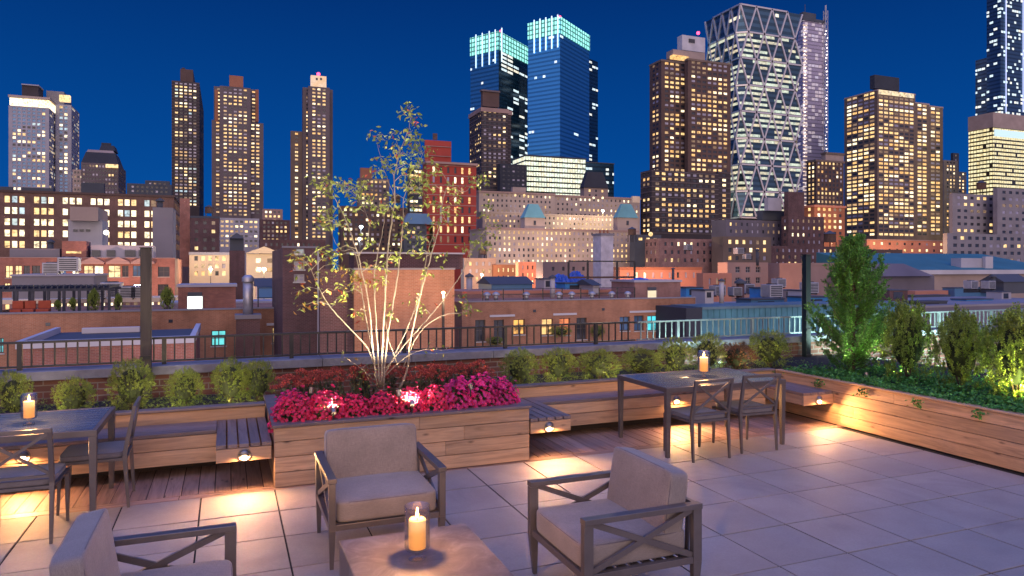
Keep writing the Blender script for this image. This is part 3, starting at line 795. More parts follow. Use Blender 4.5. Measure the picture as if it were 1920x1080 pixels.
frust(t, 'mansard_roof', 152, 222, 232, 285, 306, 471, 'night', .78, .8); frust(t, 'mansard_roof', 162, 214, 224, 281, 286, 476, 'stone', .9, .9); frust(t, 'crown', 186, 216, 222, 272, 282, 480, 'night', .8, .8); rbox(t, 'crown', 190, 208, None, 268, 273, 484, 'night'); rbox(t, 'lit_storey', 198, 221, None, 308, 314, 468.5, WARM)
rbox(t, 'penthouse', 152, 195, None, 343, 366, 440, 'slate')
bld('low_building', 'dark low roofline between the domed block and the first dark tower', 400, [(238, 322, None, 345), (272, 318, None, 339, 5, 'slate')], 'slate', 8, 9, .5, .5, 'few', 370, seed=3)
t = bld('apartment_tower', 'slim dark tower with a single roof box, standing left of the stepped brown tower', 620, [(322, 374, 382, 153)], 'dark', 6.1, 8.6, .62, .5, 'darktower', 392, seed=4, band=('mauve', 1, .8))
rbox(t, 'roof_box', 338, 362, 366, 130, 153, 630, 'brown'); rbox(t, 'water_tank', 341, 347, None, 127, 131, 632, 'dark')
t = bld('apartment_tower', 'stepped reddish brown tower with broad shoulders, widest of the three slim towers', 600, [(412, 470, 474, 163, -2), (401, 484, 487, 165, 6), (397, 494, 498, 228, 4)], 'mauve', 6.9, 9.4, .6, .45, 'resbright', 408, seed=5)
rbox(t, 'roof_box', 430, 456, 459, 142, 163, 608, 'rust')
for x_ in (400, 476): rbox(t, 'side_panel', x_ + 3, x_ + 9, None, 168, 228, 603.8, 'rust')
t = bld('apartment_tower', 'tall brown tower with a floodlit crown and red beacon, left of the tree', 580, [(578, 618, 620, 163, -3), (568, 624, 627, 166, 5), (545, 567, None, 246, 10, 'tan')], 'mauve', 6.9, 9.5, .58, .5, 'resbright', 455, seed=6)
rbox(t, 'crown', 583, 612, 615, 142, 163, 586, lit('floodlit_crown', (1.0, .70, .50), .8, .3)); rbox(t, 'crown_window', 592, 596, None, 146, 150, 585, DARKG); rbox(t, 'crown_window', 600, 604, None, 146, 150, 585, DARKG); beacon(t, 597, 139, 588, 3)  # crown walls glow by themselves in place of floodlight falling on them
bld('apartment_building', 'pinkish low block with lit windows in the gap right of the stepped brown tower', 430, [(492, 530, 540, 392, 0, 'pink'), (487, 544, None, 412, -10, 'bdark')], 'pink', 8, 8, .5, .5, 'res', 470, seed=7)
bld('apartment_building', 'white building with bright windows low between the two brown towers', 330, [(410, 486, None, 409)], 'lightgrey', 9, 9, .6, .45, 'resbright', 470, seed=8)
bld('apartment_building', 'brown block with a dark roof box seen behind the upper tree branches', 380, [(672, 730, None, 335), (676, 698, None, 315, 8, 'rust', 1)], 'mauve', 8, 8, .55, .5, 'res', 470, seed=9)
bld('apartment_building', 'wide brown brick block behind the middle of the tree', 330, [(640, 765, None, 388)], 'brown', 9, 10, .45, .5, 'resdim', 480, seed=10)
t = bld('apartment_building', 'blue grey block with a slate mansard roof behind the tree, left of the red building', 300, [(757, 812, None, 420, 0, 'slate')], 'slate', 9, 9, .6, .5, 'few', 480, seed=11)
frust(t, 'mansard_roof', 755, 814, None, 400, 420, 299, 'blueg', .6, .7)
bld('glass_building', 'dark blue glass block just left of the red building behind the crown', 360, [(766, 802, None, 316)], 'night', 8, 8, .8, .6, 'darktower', 410, seed=12)
t = bld('apartment_building', 'bright red brick building with white floor lines and lit windows', 300, [(800, 893, None, 308), (797, 846, 796, 262, 12, 'red', 1)], 'red', 18.5, 13.4, .32, .62, 'resbright', 470, seed=13, band=('pink', 1, 1.2), depth=.3)
rbox(t, 'roof_box', 812, 820, None, 250, 262, 316, 'bdark'); rbox(t, 'roof_edge', 799, 896, None, 304, 308, 298.5, 'pink')
mb = MB(); 
for z_ in (274, 292): X0, X1, _ = corners(797, 846, None, 311.6); zz = gy(820, z_, 311.6).z; mb.box(X0, 311.4, zz - .25, X1, 311.9, zz)
mb.build('floor_bands', WM['pink'], t)
t = bld('apartment_tower', 'dark brown apartment tower with a roof box in front of the twin glass towers', 480, [(903, 952, 880, 203), (952, 958, None, 210, 4)], 'dark', 7.1, 9, .55, .5, 'resdim', 362, seed=14, band=('mauve', 1, 1.1), cornice=('pink', 6, 2))
rbox(t, 'roof_box', 905, 936, None, 171, 200, 490, 'brown'); rbox(t, 'roof_slab', 903, 938, None, 169, 172, 489, 'mauve')
bld('office_building', 'blank dark violet block low at the foot of the brown apartment tower', 470, [(938, 988, None, 308)], 'night', 8, 9, .5, .4, 'dark', 362, seed=15)
# twin glass towers on angled plans
def polytower(name, label, pts, yt, mats, back=45, ybot=365, cat='office tower'):
    root = empty(name, (0, 0, 0), 0, label, cat)
    P3 = [gy(px, yt, Y) for px, Y in pts]; zt = P3[1].z
    for i in range(len(P3) - 1):
        a, b_ = P3[i], P3[i + 1]; m = mats[i]
        mb = MB(); mb.face([(a.x, a.y, GZ), (b_.x, b_.y, GZ), (b_.x, b_.y, zt), (a.x, a.y, zt)]); mb.build('glass_wall', m, root)
    back_pts = [Vector((p.x, p.y)) for p in P3]; c0, c1 = back_pts[0], back_pts[-1]
    q0 = c0 + (c0.normalized() * back + Vector((2, 0))); q1 = c1 + (c1.normalized() * back - Vector((2, 0)))
    mb = MB(); mb.face([(q0.x, q0.y, GZ), (c0.x, c0.y, GZ), (c0.x, c0.y, zt), (q0.x, q0.y, zt)]); mb.face([(c1.x, c1.y, GZ), (q1.x, q1.y, GZ), (q1.x, q1.y, zt), (c1.x, c1.y, zt)]); mb.face([(q1.x, q1.y, GZ), (q0.x, q0.y, GZ), (q0.x, q0.y, zt), (q1.x, q1.y, zt)])
    mb.face([(p.x, p.y, zt) for p in back_pts] + [(q1.x, q1.y, zt), (q0.x, q0.y, zt)]); mb.build('glass_wall', mats[-1], root)
    return root, P3, zt
cw = ((1, .82, .5), (1, .93, .75), (.7, .9, 1))
def vglow(name, c0, st):
    """glazed lantern lit from within: cells of mullions and storeys"""
    m, t, b = newmat(name)
    g = N(t, 'ShaderNodeNewGeometry').outputs['Position']; se = N(t, 'ShaderNodeSeparateXYZ'); t.links.new(g, se.inputs[0])
    u = math_(t, 'ADD', math_(t, 'MULTIPLY', se.outputs[0], .32), math_(t, 'MULTIPLY', se.outputs[1], -.12))
    a = math_(t, 'GREATER_THAN', math_(t, 'FRACT', math_(t, 'ADD', u, 100)), .35); c = math_(t, 'GREATER_THAN', math_(t, 'FRACT', math_(t, 'MULTIPLY', math_(t, 'ADD', se.outputs[2], 100), .22)), .3)
    k = math_(t, 'MULTIPLY', a, c); n = noise(t, g, .12, 3)
    k = math_(t, 'ADD', math_(t, 'MULTIPLY', math_(t, 'MULTIPLY', k, n), 1.7), .12)
    t.links.new(mixc(t, 1.0, c0, k, 'MULTIPLY'), b.inputs['Emission Color']); b.inputs['Emission Strength'].default_value = st * .72; b.inputs['Base Color'].default_value = (.03, .1, .12, 1)
    m.cycles.emission_sampling = 'NONE'; return m
lantern = vglow('lantern_glass', (.35, 1.0, .85), 1.5)
g_bright = officeglass('glass_sky_blue', (.10, .50, 1.0), 4.1, .13, cw, 1.3, 0, 4, .45, .2)  # sky reflection put into a brighter blue base colour
g_mid = officeglass('glass_mid_blue', (.05, .26, .55), 4.1, .15, cw, 1.3, 0, 3.6, .45, .2)
g_dark = officeglass('glass_dark_blue', (.02, .07, .13), 4.1, .27, cw, 1.2, 0, 3.6, .45, .25)
fin_m = glow_m('white_fin_light', (.62, .85, 1.0), .9, False)
for lab, pts, yt, ybl, fins, shoulder in (
    ('left twin glass tower with a glowing green crown, partly behind the brown apartment tower', [(882, 700), (935, 668), (989, 705)], 60, 96, [(892, 904, 917, 928, 940), 128], None),
    ('right and taller twin glass tower with a glowing green crown and bright blue face', [(990, 655), (1050, 625), (1105, 665)], 33, 66, [(1001, 1012, 1023, 1034, 1045), 100], (1100, 1121, 108))):
    mats = [g_bright if shoulder else g_mid, g_mid if shoulder else g_dark, g_dark]  # lighter and darker copies of one glass, by how light falls on each face
    t, P3, zt = polytower('office_tower', lab, pts, yt, mats)
    zb = zt - (ybl - yt) * P3[1].y / FPX * 1.0
    off = []
    for i in range(2):
        a, b_ = P3[i].copy(), P3[i + 1].copy(); n_ = (b_ - a).cross(Vector((0, 0, 1))).normalized() * .6
        MB().face([(a.x + n_.x, a.y + n_.y, zb), (b_.x + n_.x, b_.y + n_.y, zb), (b_.x + n_.x, b_.y + n_.y, zt), (a.x + n_.x, a.y + n_.y, zt)])
        mb = MB(); mb.face([(a.x + n_.x, a.y + n_.y, zb), (b_.x + n_.x, b_.y + n_.y, zb), (b_.x + n_.x, b_.y + n_.y, zt + 1), (a.x + n_.x, a.y + n_.y, zt + 1)]); mb.face([(a.x, a.y, zt + .5), (b_.x, b_.y, zt + .5), (b_.x + n_.x, b_.y + n_.y, zt + 1), (a.x + n_.x, a.y + n_.y, zt + 1)])
        mb.build('crown_lantern', lantern, t)
    a, b_ = P3[0], P3[1]
    for fx in fins[0]:
        s_ = (fx - pts[0][0]) / (pts[1][0] - pts[0][0]); q = a.lerp(b_, s_); zz = gy(fx, fins[1] + (fx - fins[0][0]) * -.25, q.y).z
        MB().box(q.x - .35, q.y - 1.6, zz, q.x + .35, q.y - .2, zt + 3).build('light_fin', fin_m, t)
    beacon(t, (pts[1][0] + pts[0][0]) / 2 + 30, yt - 2, pts[1][1], 2)
    if shoulder:
        xa, xb, ys = shoulder; a = gy(xa, ys, 690); c = gy(xb, ys, 700)
        MB().prism([(a.x, a.y), (c.x, c.y), (c.x, c.y + 30), (a.x, a.y + 30)], GZ, a.z).build('glass_wall', g_dark, t)
podg = officeglass('glass_podium', (.06, .07, .07), 4.6, .66, ((1, .95, .7), (.85, 1, .8), (1, .9, .6)), 1.25, 1, 2.6, .3)
t = empty('office_building', (0, 0, 0), 0, 'brightly lit glass podium at the foot of the twin towers', 'office building')
for xa, xb, yt, Yp, m in ((985, 1098, 292, 585, podg), (1098, 1151, 305, 600, g_dark), (946, 990, 318, 595, g_dark)):
    X0, X1, _ = corners(xa, xb, None, Yp); z_ = gy(xa, yt, Yp).z; MB().box(X0, Yp, GZ, X1, Yp + 30, z_).build('glass_wall', m, t)
    MB().box(X0 - .5, Yp - .5, z_, X1 + .5, Yp + 30, z_ + 1.0).build('roof_edge', WM['slate'], t)
t = bld('church_tower', 'pale block with a dark mansard roof in front of the glass podium', 420, [(1095, 1140, None, 352)], 'stone', 9, 12, .3, .5, 'few', 372, seed=16, cat='building')
frust(t, 'mansard_roof', 1094, 1141, None, 322, 352, 419, 'night', .62, .62)
# beige blocks
t = bld('apartment_building', 'long beige stone apartment block with a roof garden, above the copper turrets', 340, [(898, 1040, None, 361), (1040, 1200, None, 369, 6)], 'beige', 9.5, 8.2, .36, .45, 'beige', 440, seed=17, cornice=('pink', 2.5, 1.5))
rbox(t, 'roof_house', 961, 986, None, 351, 362, 345, 'stone'); rbox(t, 'roof_house', 1186, 1200, None, 368, 380, 338, 'cream')
for x_, m in ((966, WARM), (983, WARM), (1113, PALE), (1130, PALE)): beacon(t, x_, 366 if x_ < 1000 else 371, 335, 1.3, m)
bld('apartment_building', 'beige stone apartment block one step lower in the middle of the beige group', 300, [(1000, 1180, None, 404, 0), (905, 1000, None, 398, 14)], 'beige', 9.5, 7.6, .36, .45, 'resbright', 470, seed=18, cornice=('beige', 2, 1))
t = bld('apartment_building', 'front beige stone apartment block with two copper roofed turrets', 255, [(912, 1196, None, 430)], 'beige', 10.5, 8.5, .38, .5, 'res', 500, seed=19, cornice=('pink', 2.5, 1.2))
for xa, xb in ((984, 1022), (1158, 1196)):
    rbox(t, 'turret', xa, xb, xa - 8, 408, 432, 256, 'beige'); frust(t, 'copper_roof', xa - 1, xb + 1, xa - 9, 382, 408, 255.5, 'copper', .42, .42)
    rbox(t, 'turret_window', (xa + xb) / 2 - 2, (xa + xb) / 2 + 2, None, 414, 422, 255.8, DARKG)
# centre right towers
t = bld('apartment_tower', 'tall brown brick tower with bay corners left of the diagonal steel tower', 430, [(1240, 1290, 1218, 112), (1290, 1370, 1284, 110, -8)], 'brown', 8.6, 10, .66, .5, 'res', 330, seed=20, cornice=('tan', 3, 1))
rbox(t, 'crown', 1262, 1322, None, 96, 110, 440, 'stone'); rbox(t, 'roof_box', 1279, 1322, None, 68, 96, 445, 'white'); rbox(t, 'crown_window', 1292, 1303, None, 73, 80, 444.5, DARKG); beacon(t, 1309, 62, 446, 2.6); rbox(t, 'lit_edge', 1262, 1292, None, 104, 110, 438, WARM2)
bld('apartment_building', 'broad dark apartment slab with pale floor lines in front of the tall brown tower', 340, [(1222, 1347, 1201, 318), (1347, 1369, None, 322, 3)], 'dark', 9.5, 11.6, .58, .5, 'res', 445, seed=21, band=('mauve', 1, 1.2))
# diagonal steel tower
def diagrid():
    root = empty('diagrid_tower', (0, 0, 0), 0, 'glass tower wrapped in a diagonal steel lattice with cut corners', 'office tower')
    Y0 = 470.; X0 = gy(1388, HYP, Y0).x; X1 = gy(1504, HYP, Y0).x; w = X1 - X0; Yb = gx(1322, HYP, X0).y; dp = Yb - Y0
    zt = gy(1400, 10, Y0).z; nlev = 8; zb = gy(1400, 408, Y0).z; h = (zt - zb) / nlev
    gl = officeglass('glass_lit_office', (.05, .11, .17), h / 5, .40, ((1, .90, .60), (.9, 1, .75), (1, .80, .48)), .78, -zb % (h / 5), 7.5, .5, .15, .0)
    gtop = officeglass('glass_top_office', (.07, .15, .24), h / 4, .16, ((1, .8, .5), (1, .93, .8), (1, .9, .6)), 1.2, 0, 4, .5)
    st = plain('diagrid_steel', (.62, .60, .62), .35, .5, .1)
    NU = 4; NS = 4
    def node(face, i, k):   # level k; even levels full corners, odd levels cut
        z = zb + k * h
        o = .5 if k % 2 else 0.
        if face == 0: u = (i + o) / NU * w; return Vector((X0 + u, Y0, z))
        v = (i + o) / NS * dp; return Vector((X0, Y0 + v, z))
    tubes = []
    for k in range(nlev):
        mb = MB(); e = k % 2 == 0
        for face, n_ in ((0, NU), (1, NS)):
            sg = 1
            lo = [node(face, i, k) for i in range(n_ + (1 if e else 0))]; hi = [node(face, i, k + 1) for i in range(n_ + (0 if e else 1))]
            for i in range(n_):
                if e:
                    mb.face([lo[i], lo[i + 1], hi[i]]); tubes += [(lo[i], hi[i]), (lo[i + 1], hi[i])]
                    if i < n_ - 1: mb.face([lo[i + 1], hi[i + 1], hi[i]])
                else:
                    mb.face([lo[i], hi[i + 1], hi[i]]); tubes += [(lo[i], hi[i]), (lo[i], hi[i + 1])]
                    if i < n_ - 1: mb.face([lo[i], lo[i + 1], hi[i + 1]])
            row = lo if not e else lo
            tubes += list(zip(lo, lo[1:])) if not e else list(zip(lo, lo[1:]))
        # cut corner facets
        if e: mb.face([node(0, 0, k), node(0, 0, k + 1), node(1, 0, k + 1)])
        else:
            mb.face([node(0, 0, k), node(0, 0, k + 1), node(1, 0, k)]); tubes.append((node(0, 0, k), node(1, 0, k)))
        # right corner facet
        if e: a = node(0, NU - 1, k + 1); mb.face([node(0, NU, k), Vector((X1, Y0 + dp / NS / 2, a.z)), a])
        else: a = node(0, NU - 1, k); mb.face([a, Vector((X1, Y0 + dp / NS / 2, a.z)), node(0, NU, k + 1)])
        mb.build('glazed_storeys', gl if k < nlev - 2 else (gtop if k == nlev - 1 else gl), root)
    top = [node(0, i, nlev) for i in range(NU)] + [Vector((X1, Y0 + 5, zt)), Vector((X1, Yb, zt))] + [node(1, i, nlev) for i in range(NS - 1, -1, -1)]
    MB().prism([(p.x, p.y) for p in top], zt - .5, zt).build('roof', WM['slate'], root)
    MB().box(X0 + 6, Y0 + 6, GZ, X1 - .5, Yb - 6, zt - 1).build('core', WM['night'], root)
    lo = [node(0, i, nlev) for i in range(NU)]; tubes += list(zip(lo, lo[1:])); lo = [node(1, i, nlev) for i in range(NS)]; tubes += list(zip(lo, lo[1:])); tubes.append((node(0, 0, nlev), node(1, 0, nlev)))
    mb = MB()
    for a, b_ in tubes:
        o_ = Vector((-.35, -.35, 0)); mb.bar(a + o_, b_ + o_, 1.25, 1.25)
    mb.build('steel_lattice', st, root)
diagrid()
# tower under construction with hoist mast
t = empty('unfinished_tower', (0, 0, 0), 0, 'pale unfinished tower with strings of work lights and a hoist mast', 'tower')
Y_ = 620; X0, X1, Yb = corners(1506, 1546, 1490, Y_); zt = gy(1520, 40, Y_).z
MB().box(X0, Y_, GZ, X1, Yb, zt).build('wall', officeglass('wrapped_storeys', (.42, .38, .50), 4.2, .30, ((.8, .8, 1), (.9, .85, 1), (1, .8, .7)), .35, 0, 5, .3, .7), t)
MB().box(X0 - 1, Y_ - 1, zt, X1 + 1, Yb, zt + 3).build('roof_edge', WM['slate'], t)
rbox(t, 'roof_box', 1506, 1530, None, 24, 40, Y_ + 8, 'slate'); rbox(t, 'antenna', 1509, 1510, None, 8, 24, Y_ + 9, 'slate')
mb = MB(); lm = glow_m('work_lamp', (1.0, .86, .80), 2.2, False); mast = gy(1548, 40, Y_ - 2)
z = GZ
while z < zt + 8:
    for dx, dy in ((-1.6, -1.6), (1.6, -1.6), (1.6, 1.6), (-1.6, 1.6)):
        mb.bar((mast.x + dx, mast.y + dy, z), (mast.x + dx, mast.y + dy, z + 6), .5, .5); mb.bar((mast.x + dx, mast.y + dy, z), (mast.x - dy, mast.y + dx, z + 6), .3, .3)
    z += 6
mb.bar((mast.x, mast.y, zt + 3), (mast.x, mast.y, zt + 20), 1.2, 1.2)
mb.build('hoist_mast', WM['white'], t)
rr = random.Random(3); lampm = MB().lathe([(0, -.55), (.5, -.3), (.5, .3), (0, .55)], 8).mesh('work_lamp', lm)
zz = 20
for i in range(78):
    o = bpy.data.objects.new('work_lamp', lampm); COL.objects.link(o); o.parent = t
    z = zt - 8 - i * 1.9; o.location = (mast.x + rr.uniform(-2.5, .5), mast.y - 2.2, z) if i % 2 else (X0 + rr.uniform(.5, 2.5), Y_ - .7, z)
    o.scale = [rr.uniform(.6, 1.6)] * 3
mb = MB()
for i in range(int((zt - 20) / 4.2)): z = 20 + i * 4.2; mb.box(X0 - .6, Y_ - .8, z, X0 + 5, Y_ - .1, z + .9)
mb.build('lit_slab_edges', lit('slab_edge_lights', (1, .82, .75), 1.1, .9, .6), t)
# right group
bld('apartment_building', 'brown stone building with stepped top between the lattice tower and the large lit tower', 520, [(1530, 1582, 1512, 300), (1548, 1582, 1540, 286, 14, 'stone', 1)], 'brown', 8, 7, .5, .55, 'res', 392, seed=22, cornice=('tan', 3, 1.5))
bld('apartment_building', 'orange brown block with a glowing cornice left of the large lit tower', 440, [(1527, 1584, 1508, 385)], 'rust', 11, 10, .5, .5, 'resbright', 452, seed=23, cornice=('salmon', 3, 2))
t = bld('apartment_tower', 'large apartment tower covered in lit windows with a dark roof box', 520, [(1645, 1716, 1583, 168), (1716, 1742, 1700, 192, 10), (1740, 1768, 1734, 198, 20)], 'tan', 7.3, 9.6, .76, .55, 'resbright', 448, seed=24, cornice=('stone', 2, .6))
t2_ = rbox(t, 'roof_box', 1640, 1686, 1631, 143, 168, 545, 'night'); rbox(t, 'lit_parapet', 1648, 1714, None, 172, 180, 519.5, lit('penthouse_glow', (1, .85, .6), 1.0, .9, .25))
bld('apartment_building', 'lower lit tan block tucked against the right side of the large lit tower', 560, [(1770, 1796, 1764, 300), (1788, 1812, None, 322, 20)], 'stone', 6.5, 6, .5, .5, 'resbright', 430, seed=25)
bld('slim_tower', 'thin dark tower far off in the gap left of the glass skyscraper', 800, [(1787, 1798, None, 287)], 'night', 8, 5, .4, .4, 'few', 340, seed=26)
g_r1 = officeglass('glass_right_tower', (.06, .13, .22), 4.0, .26, cw, 1.2, 0, 3.4, .42)
g_r2 = officeglass('glass_right_podium', (.10, .09, .07), 4.0, .56, ((1, .82, .42), (1, .9, .55), (1, .8, .4)), 1.1, 0, 2.6, .38)
t = empty('glass_tower', (0, 0, 0), 0, 'very tall dark glass skyscraper cut off by the right edge of the view', 'office tower')
for nm, xa, xb, xs_, yt, Yp, m in (('glass_wall', 1876, 1990, 1850, -160, 500, g_r1), ('glass_wall', 1850, 1900, 1829, 108, 520, g_r1), ('lower_wall', 1862, 2010, 1816, 222, 480, g_r2)):
    X0, X1, Yb = corners(xa, xb, xs_, Yp); MB().box(X0, Yp, GZ, X1, Yb, gy(xa, yt, Yp).z).build(nm, m, t)
rbox(t, 'cap_storey', 1862, 2010, 1815, 219, 246, 479, 'stone')
for fx in (1886, 1918): rbox(t, 'light_fin', fx, fx + 1.4, None, -150, 210, 499, glow_m('pale_fin', (.5, .6, .9), .7, False))
rbox(t, 'mesh_storey', 1866, 2008, None, 250, 262, 478.6, glow_m('cool_storey', (.55, .8, .9), .45, False), dep=1)
bld('apartment_building', 'grey concrete apartment slab on the far right with scattered lit windows', 330, [(1870, 1990, 1862, 352), (1786, 1870, 1780, 362, 10)], 'grey', 12.2, 12, .5, .42, 'few', 490, seed=27)
bld('apartment_building', 'lower grey wing in front of the far right apartment slab', 300, [(1776, 1985, 1768, 437)], 'grey', 13.4, 13, .5, .45, 'few', 497, seed=28)
bld('apartment_building', 'long low block glowing orange below the large lit tower', 330, [(1625, 1778, None, 450)], 'salmon', 12, 14, .3, .4, 'resbright', 500, seed=29, cornice=('pink', 1.5, 1))
t = bld('brick_building', 'small dark building with an arched gable in front of the glowing orange block', 270, [(1640, 1692, None, 468)], 'brown', 12, 30, .3, .4, 'resdim', 505, seed=30)
# nearer mid ground, centre and right
t = bld('brick_building', 'dark brick building with a tall blank chimney tower below the lattice tower', 260, [(1478, 1545, 1465, 405), (1362, 1478, None, 413, 10, 'purple')], 'bdark', 13, 10, .35, .45, 'resdim', 470, seed=31)
rbox(t, 'chimney_tower', 1478, 1508, 1470, 360, 470, 262, 'bdark'); rbox(t, 'roof_box', 1440, 1466, None, 371, 395, 266, 'lightgrey'); rbox(t, 'roof_box', 1430, 1470, None, 395, 413, 270, 'slate')
bld('brick_building', 'mauve brick building with a row of lit windows under the dark apartment slab', 235, [(1236, 1355, 1162, 447)], 'bmauve', 15, 12, .35, .45, 'few', 500, seed=32)
bld('brick_building', 'brown block with wide windows right of the mauve brick building', 225, [(1356, 1446, None, 444)], 'tan', 15, 13, .45, .5, 'res', 500, seed=33)
bld('brick_building', 'purple brick building with small lit windows left of the conifer top', 240, [(1446, 1600, None, 462)], 'bdark', 12, 11, .35, .5, 'resdim', 505, seed=34)
t = bld('round_roof_building', 'low slate building with a yellow lit round window left of the dark slab', 245, [(1190, 1240, None, 440)], 'slate', 12, 14, .5, .4, 'few', 462, seed=35); beacon(t, 1220, 439, 240, 1.8, WARM)
bld('brick_building', 'salmon lit brick block with arched windows right of the white chimney', 165, [(1162, 1316, None, 502)], 'salmon', 21, 15.5, .32, .5, 'res', 545, seed=36, cornice=('rust', 4, .6))
bld('brick_building', 'salmon building glowing on the left of the blue tarps', 175, [(972, 1016, None, 491), (925, 972, None, 496, 14, 'rust')], 'salmon', 14, 9, .3, .5, 'resdim', 545, seed=37)
bld('brick_building', 'grey violet brick block behind the blue tarps', 160, [(1018, 1112, None, 491)], 'purple', 18, 19, .25, .4, 'dark', 545, seed=38)
bld('brick_building', 'low brown building with a glowing terrace right behind the tree branches', 190, [(870, 930, None, 484)], 'pink', 14, 12, .4, .5, 'resbright', 540, seed=39)
bld('brick_building', 'pink plastered building with dormer windows left of the tall green post', 150, [(1364, 1440, None, 492)], 'pink', 20, 19, .45, .55, 'beige', 550, seed=40, framed=1, frame=frame_pale)
bld('brick_building', 'blank pink wall building just right of the tall green post', 140, [(1508, 1600, 1440, 494)], 'pink', 0, 9, .4, .5, 'dark', 550, seed=41, cornice=('pink', 4, .5))
bld('brick_building', 'brown brick row with an orange door below the blank pink wall', 125, [(1318, 1372, None, 512)], 'salmon', 22, 14, .3, .5, 'resdim', 560, seed=42)
t = bld('long_roof_building', 'long building with teal roofs and a pale eave right of the conifer', 135, [(1640, 1990, None, 514)], 'stone', 0, 20, .3, .3, 'dark', 560, seed=43)
rbox(t, 'eave', 1660, 1990, None, 506, 514, 134, 'white')
X0, X1, Yb = corners(1664, 1990, None, 134.2); za, zb2 = gy(1760, 506, 134.2).z, gy(1760, 488, 150).z
mb = MB(); mb.face([(X0, 134.2, za), (X1, 134.2, za), (X1, 158, zb2 + 2.2), (X0, 158, zb2 + 2.2)]); mb.face([(X0, 134.2, za), (X0, 158, zb2 + 2.2), (X0, 158, za)]); mb.build('roof', WM['tealroof'], t)
rbox(t, 'roof_box', 1802, 1848, None, 484, 506, 137, 'lightgrey'); rbox(t, 'chimney', 1848, 1862, None, 481, 512, 136, 'white')
t = bld('terrace_building', 'low building with a violet hipped roof behind the conifer', 110, [(1600, 1752, None, 518)], 'purple', 0, 20, .3, .3, 'dark', 570, seed=44)
frust(t, 'roof', 1600, 1752, None, 494, 518, 109, 'purple', .5, .2)
t = bld('brick_building', 'low red brick building with a white eave above the right railing', 85, [(1716, 1778, None, 545), (1778, 1812, None, 562, -4, 'salmon', 1)], 'salmon', 0, 12, .4, .5, 'dark', 600, seed=45)
rbox(t, 'gable_roof', 1716, 1782, None, 553, 580, 83, 'slate')
NY = 50.
def nearwall(label, xa, xb, yt, wall, wins_px, lintels, door_px=None, cop='grey', name='brick_building', xs=None, Y=NY, ybot=700, dep=16):
    root = empty(name, (0, 0, 0), 0, label, 'building')
    X0, X1, Yb = corners(xa, xb, xs, Y, dep=dep); zt = gy((xa + xb) / 2, yt, Y).z
    MB().box(X0 + .06, Y + .25, GZ, X1 - .06, Yb - .05, zt - .35).build('core', WM[wall], root)
    # front skin with openings, cut on a grid of all window edges
    rects = [(gy(a, c, Y), gy(b_, d_, Y)) for a, c, b_, d_ in wins_px]
    rects = [(p.x, q.x, q.z, p.z) for p, q in rects]
    ux = sorted({X0, X1} | {v for r_ in rects for v in r_[:2]}); uz = sorted({GZ, zt} | {v for r_ in rects for v in r_[2:]})
    mb = MB()
    for a, b_ in zip(ux, ux[1:]):
        for c, d_ in zip(uz, uz[1:]):
            mx, mz = (a + b_) / 2, (c + d_) / 2
            if not any(r_[0] < mx < r_[1] and r_[2] < mz < r_[3] for r_ in rects): mb.face([(a, Y, c), (b_, Y, c), (b_, Y, d_), (a, Y, d_)])
    for a, b_, c, d_ in rects:
        e = Y + .2; mb.face([(a, Y, c), (b_, Y, c), (b_, e, c), (a, e, c)]); mb.face([(a, e, d_), (b_, e, d_), (b_, Y, d_), (a, Y, d_)]); mb.face([(a, Y, c), (a, e, c), (a, e, d_), (a, Y, d_)]); mb.face([(b_, e, c), (b_, Y, c), (b_, Y, d_), (b_, e, d_)])
    mb.face([(X0, Yb, GZ), (X0, Y, GZ), (X0, Y, zt), (X0, Yb, zt)]); mb.face([(X1, Y, GZ), (X1, Yb, GZ), (X1, Yb, zt), (X1, Y, zt)]); mb.face([(X0, Y, zt), (X1, Y, zt), (X1, Y + .3, zt), (X0, Y + .3, zt)])
    mb.build('wall', WM[wall], root)
    MB().box(X0 - .03, Y - .05, zt + .003, X1 + .03, Y + .34, zt + .10).build('coping', WM[cop], root)
    return root, rects, zt
def addwins(root, rects, mats, Y=NY, frame=None, sill=True):
    for (a, b_, c, d_), m in zip(rects, mats):
        f = bpy.data.objects.new('window', winmesh(b_ - a, d_ - c, frame or frame_dark, 2)); COL.objects.link(f); f.parent = root; f.location = ((a + b_) / 2, Y + .19, (c + d_) / 2)
        p = bpy.data.objects.new('pane', winmesh(b_ - a, d_ - c, m, 0)); COL.objects.link(p); p.parent = f
        if sill: MB().box(-(b_ - a) / 2 - .05, -.25, -(d_ - c) / 2 - .08, (b_ - a) / 2 + .05, -.195, -(d_ - c) / 2 + .0).build('sill', frame_pale, f)
def lintel(root, xa, xb, y, Y=NY):
    X0, X1, _ = corners(xa, xb, None, Y); z = gy((xa + xb) / 2, y, Y).z
    MB().box(X0, Y - .06, z - .08, X1, Y + .0, z + .08).build('lintel', WM['white'], root)
def wallvent(root, px, py, Y=NY):
    p = gy(px, py, Y); MB().box(p.x - .12, Y - .03, p.z - .1, p.x + .12, Y + .01, p.z + .1).build('wall_vent', DARKG, root)
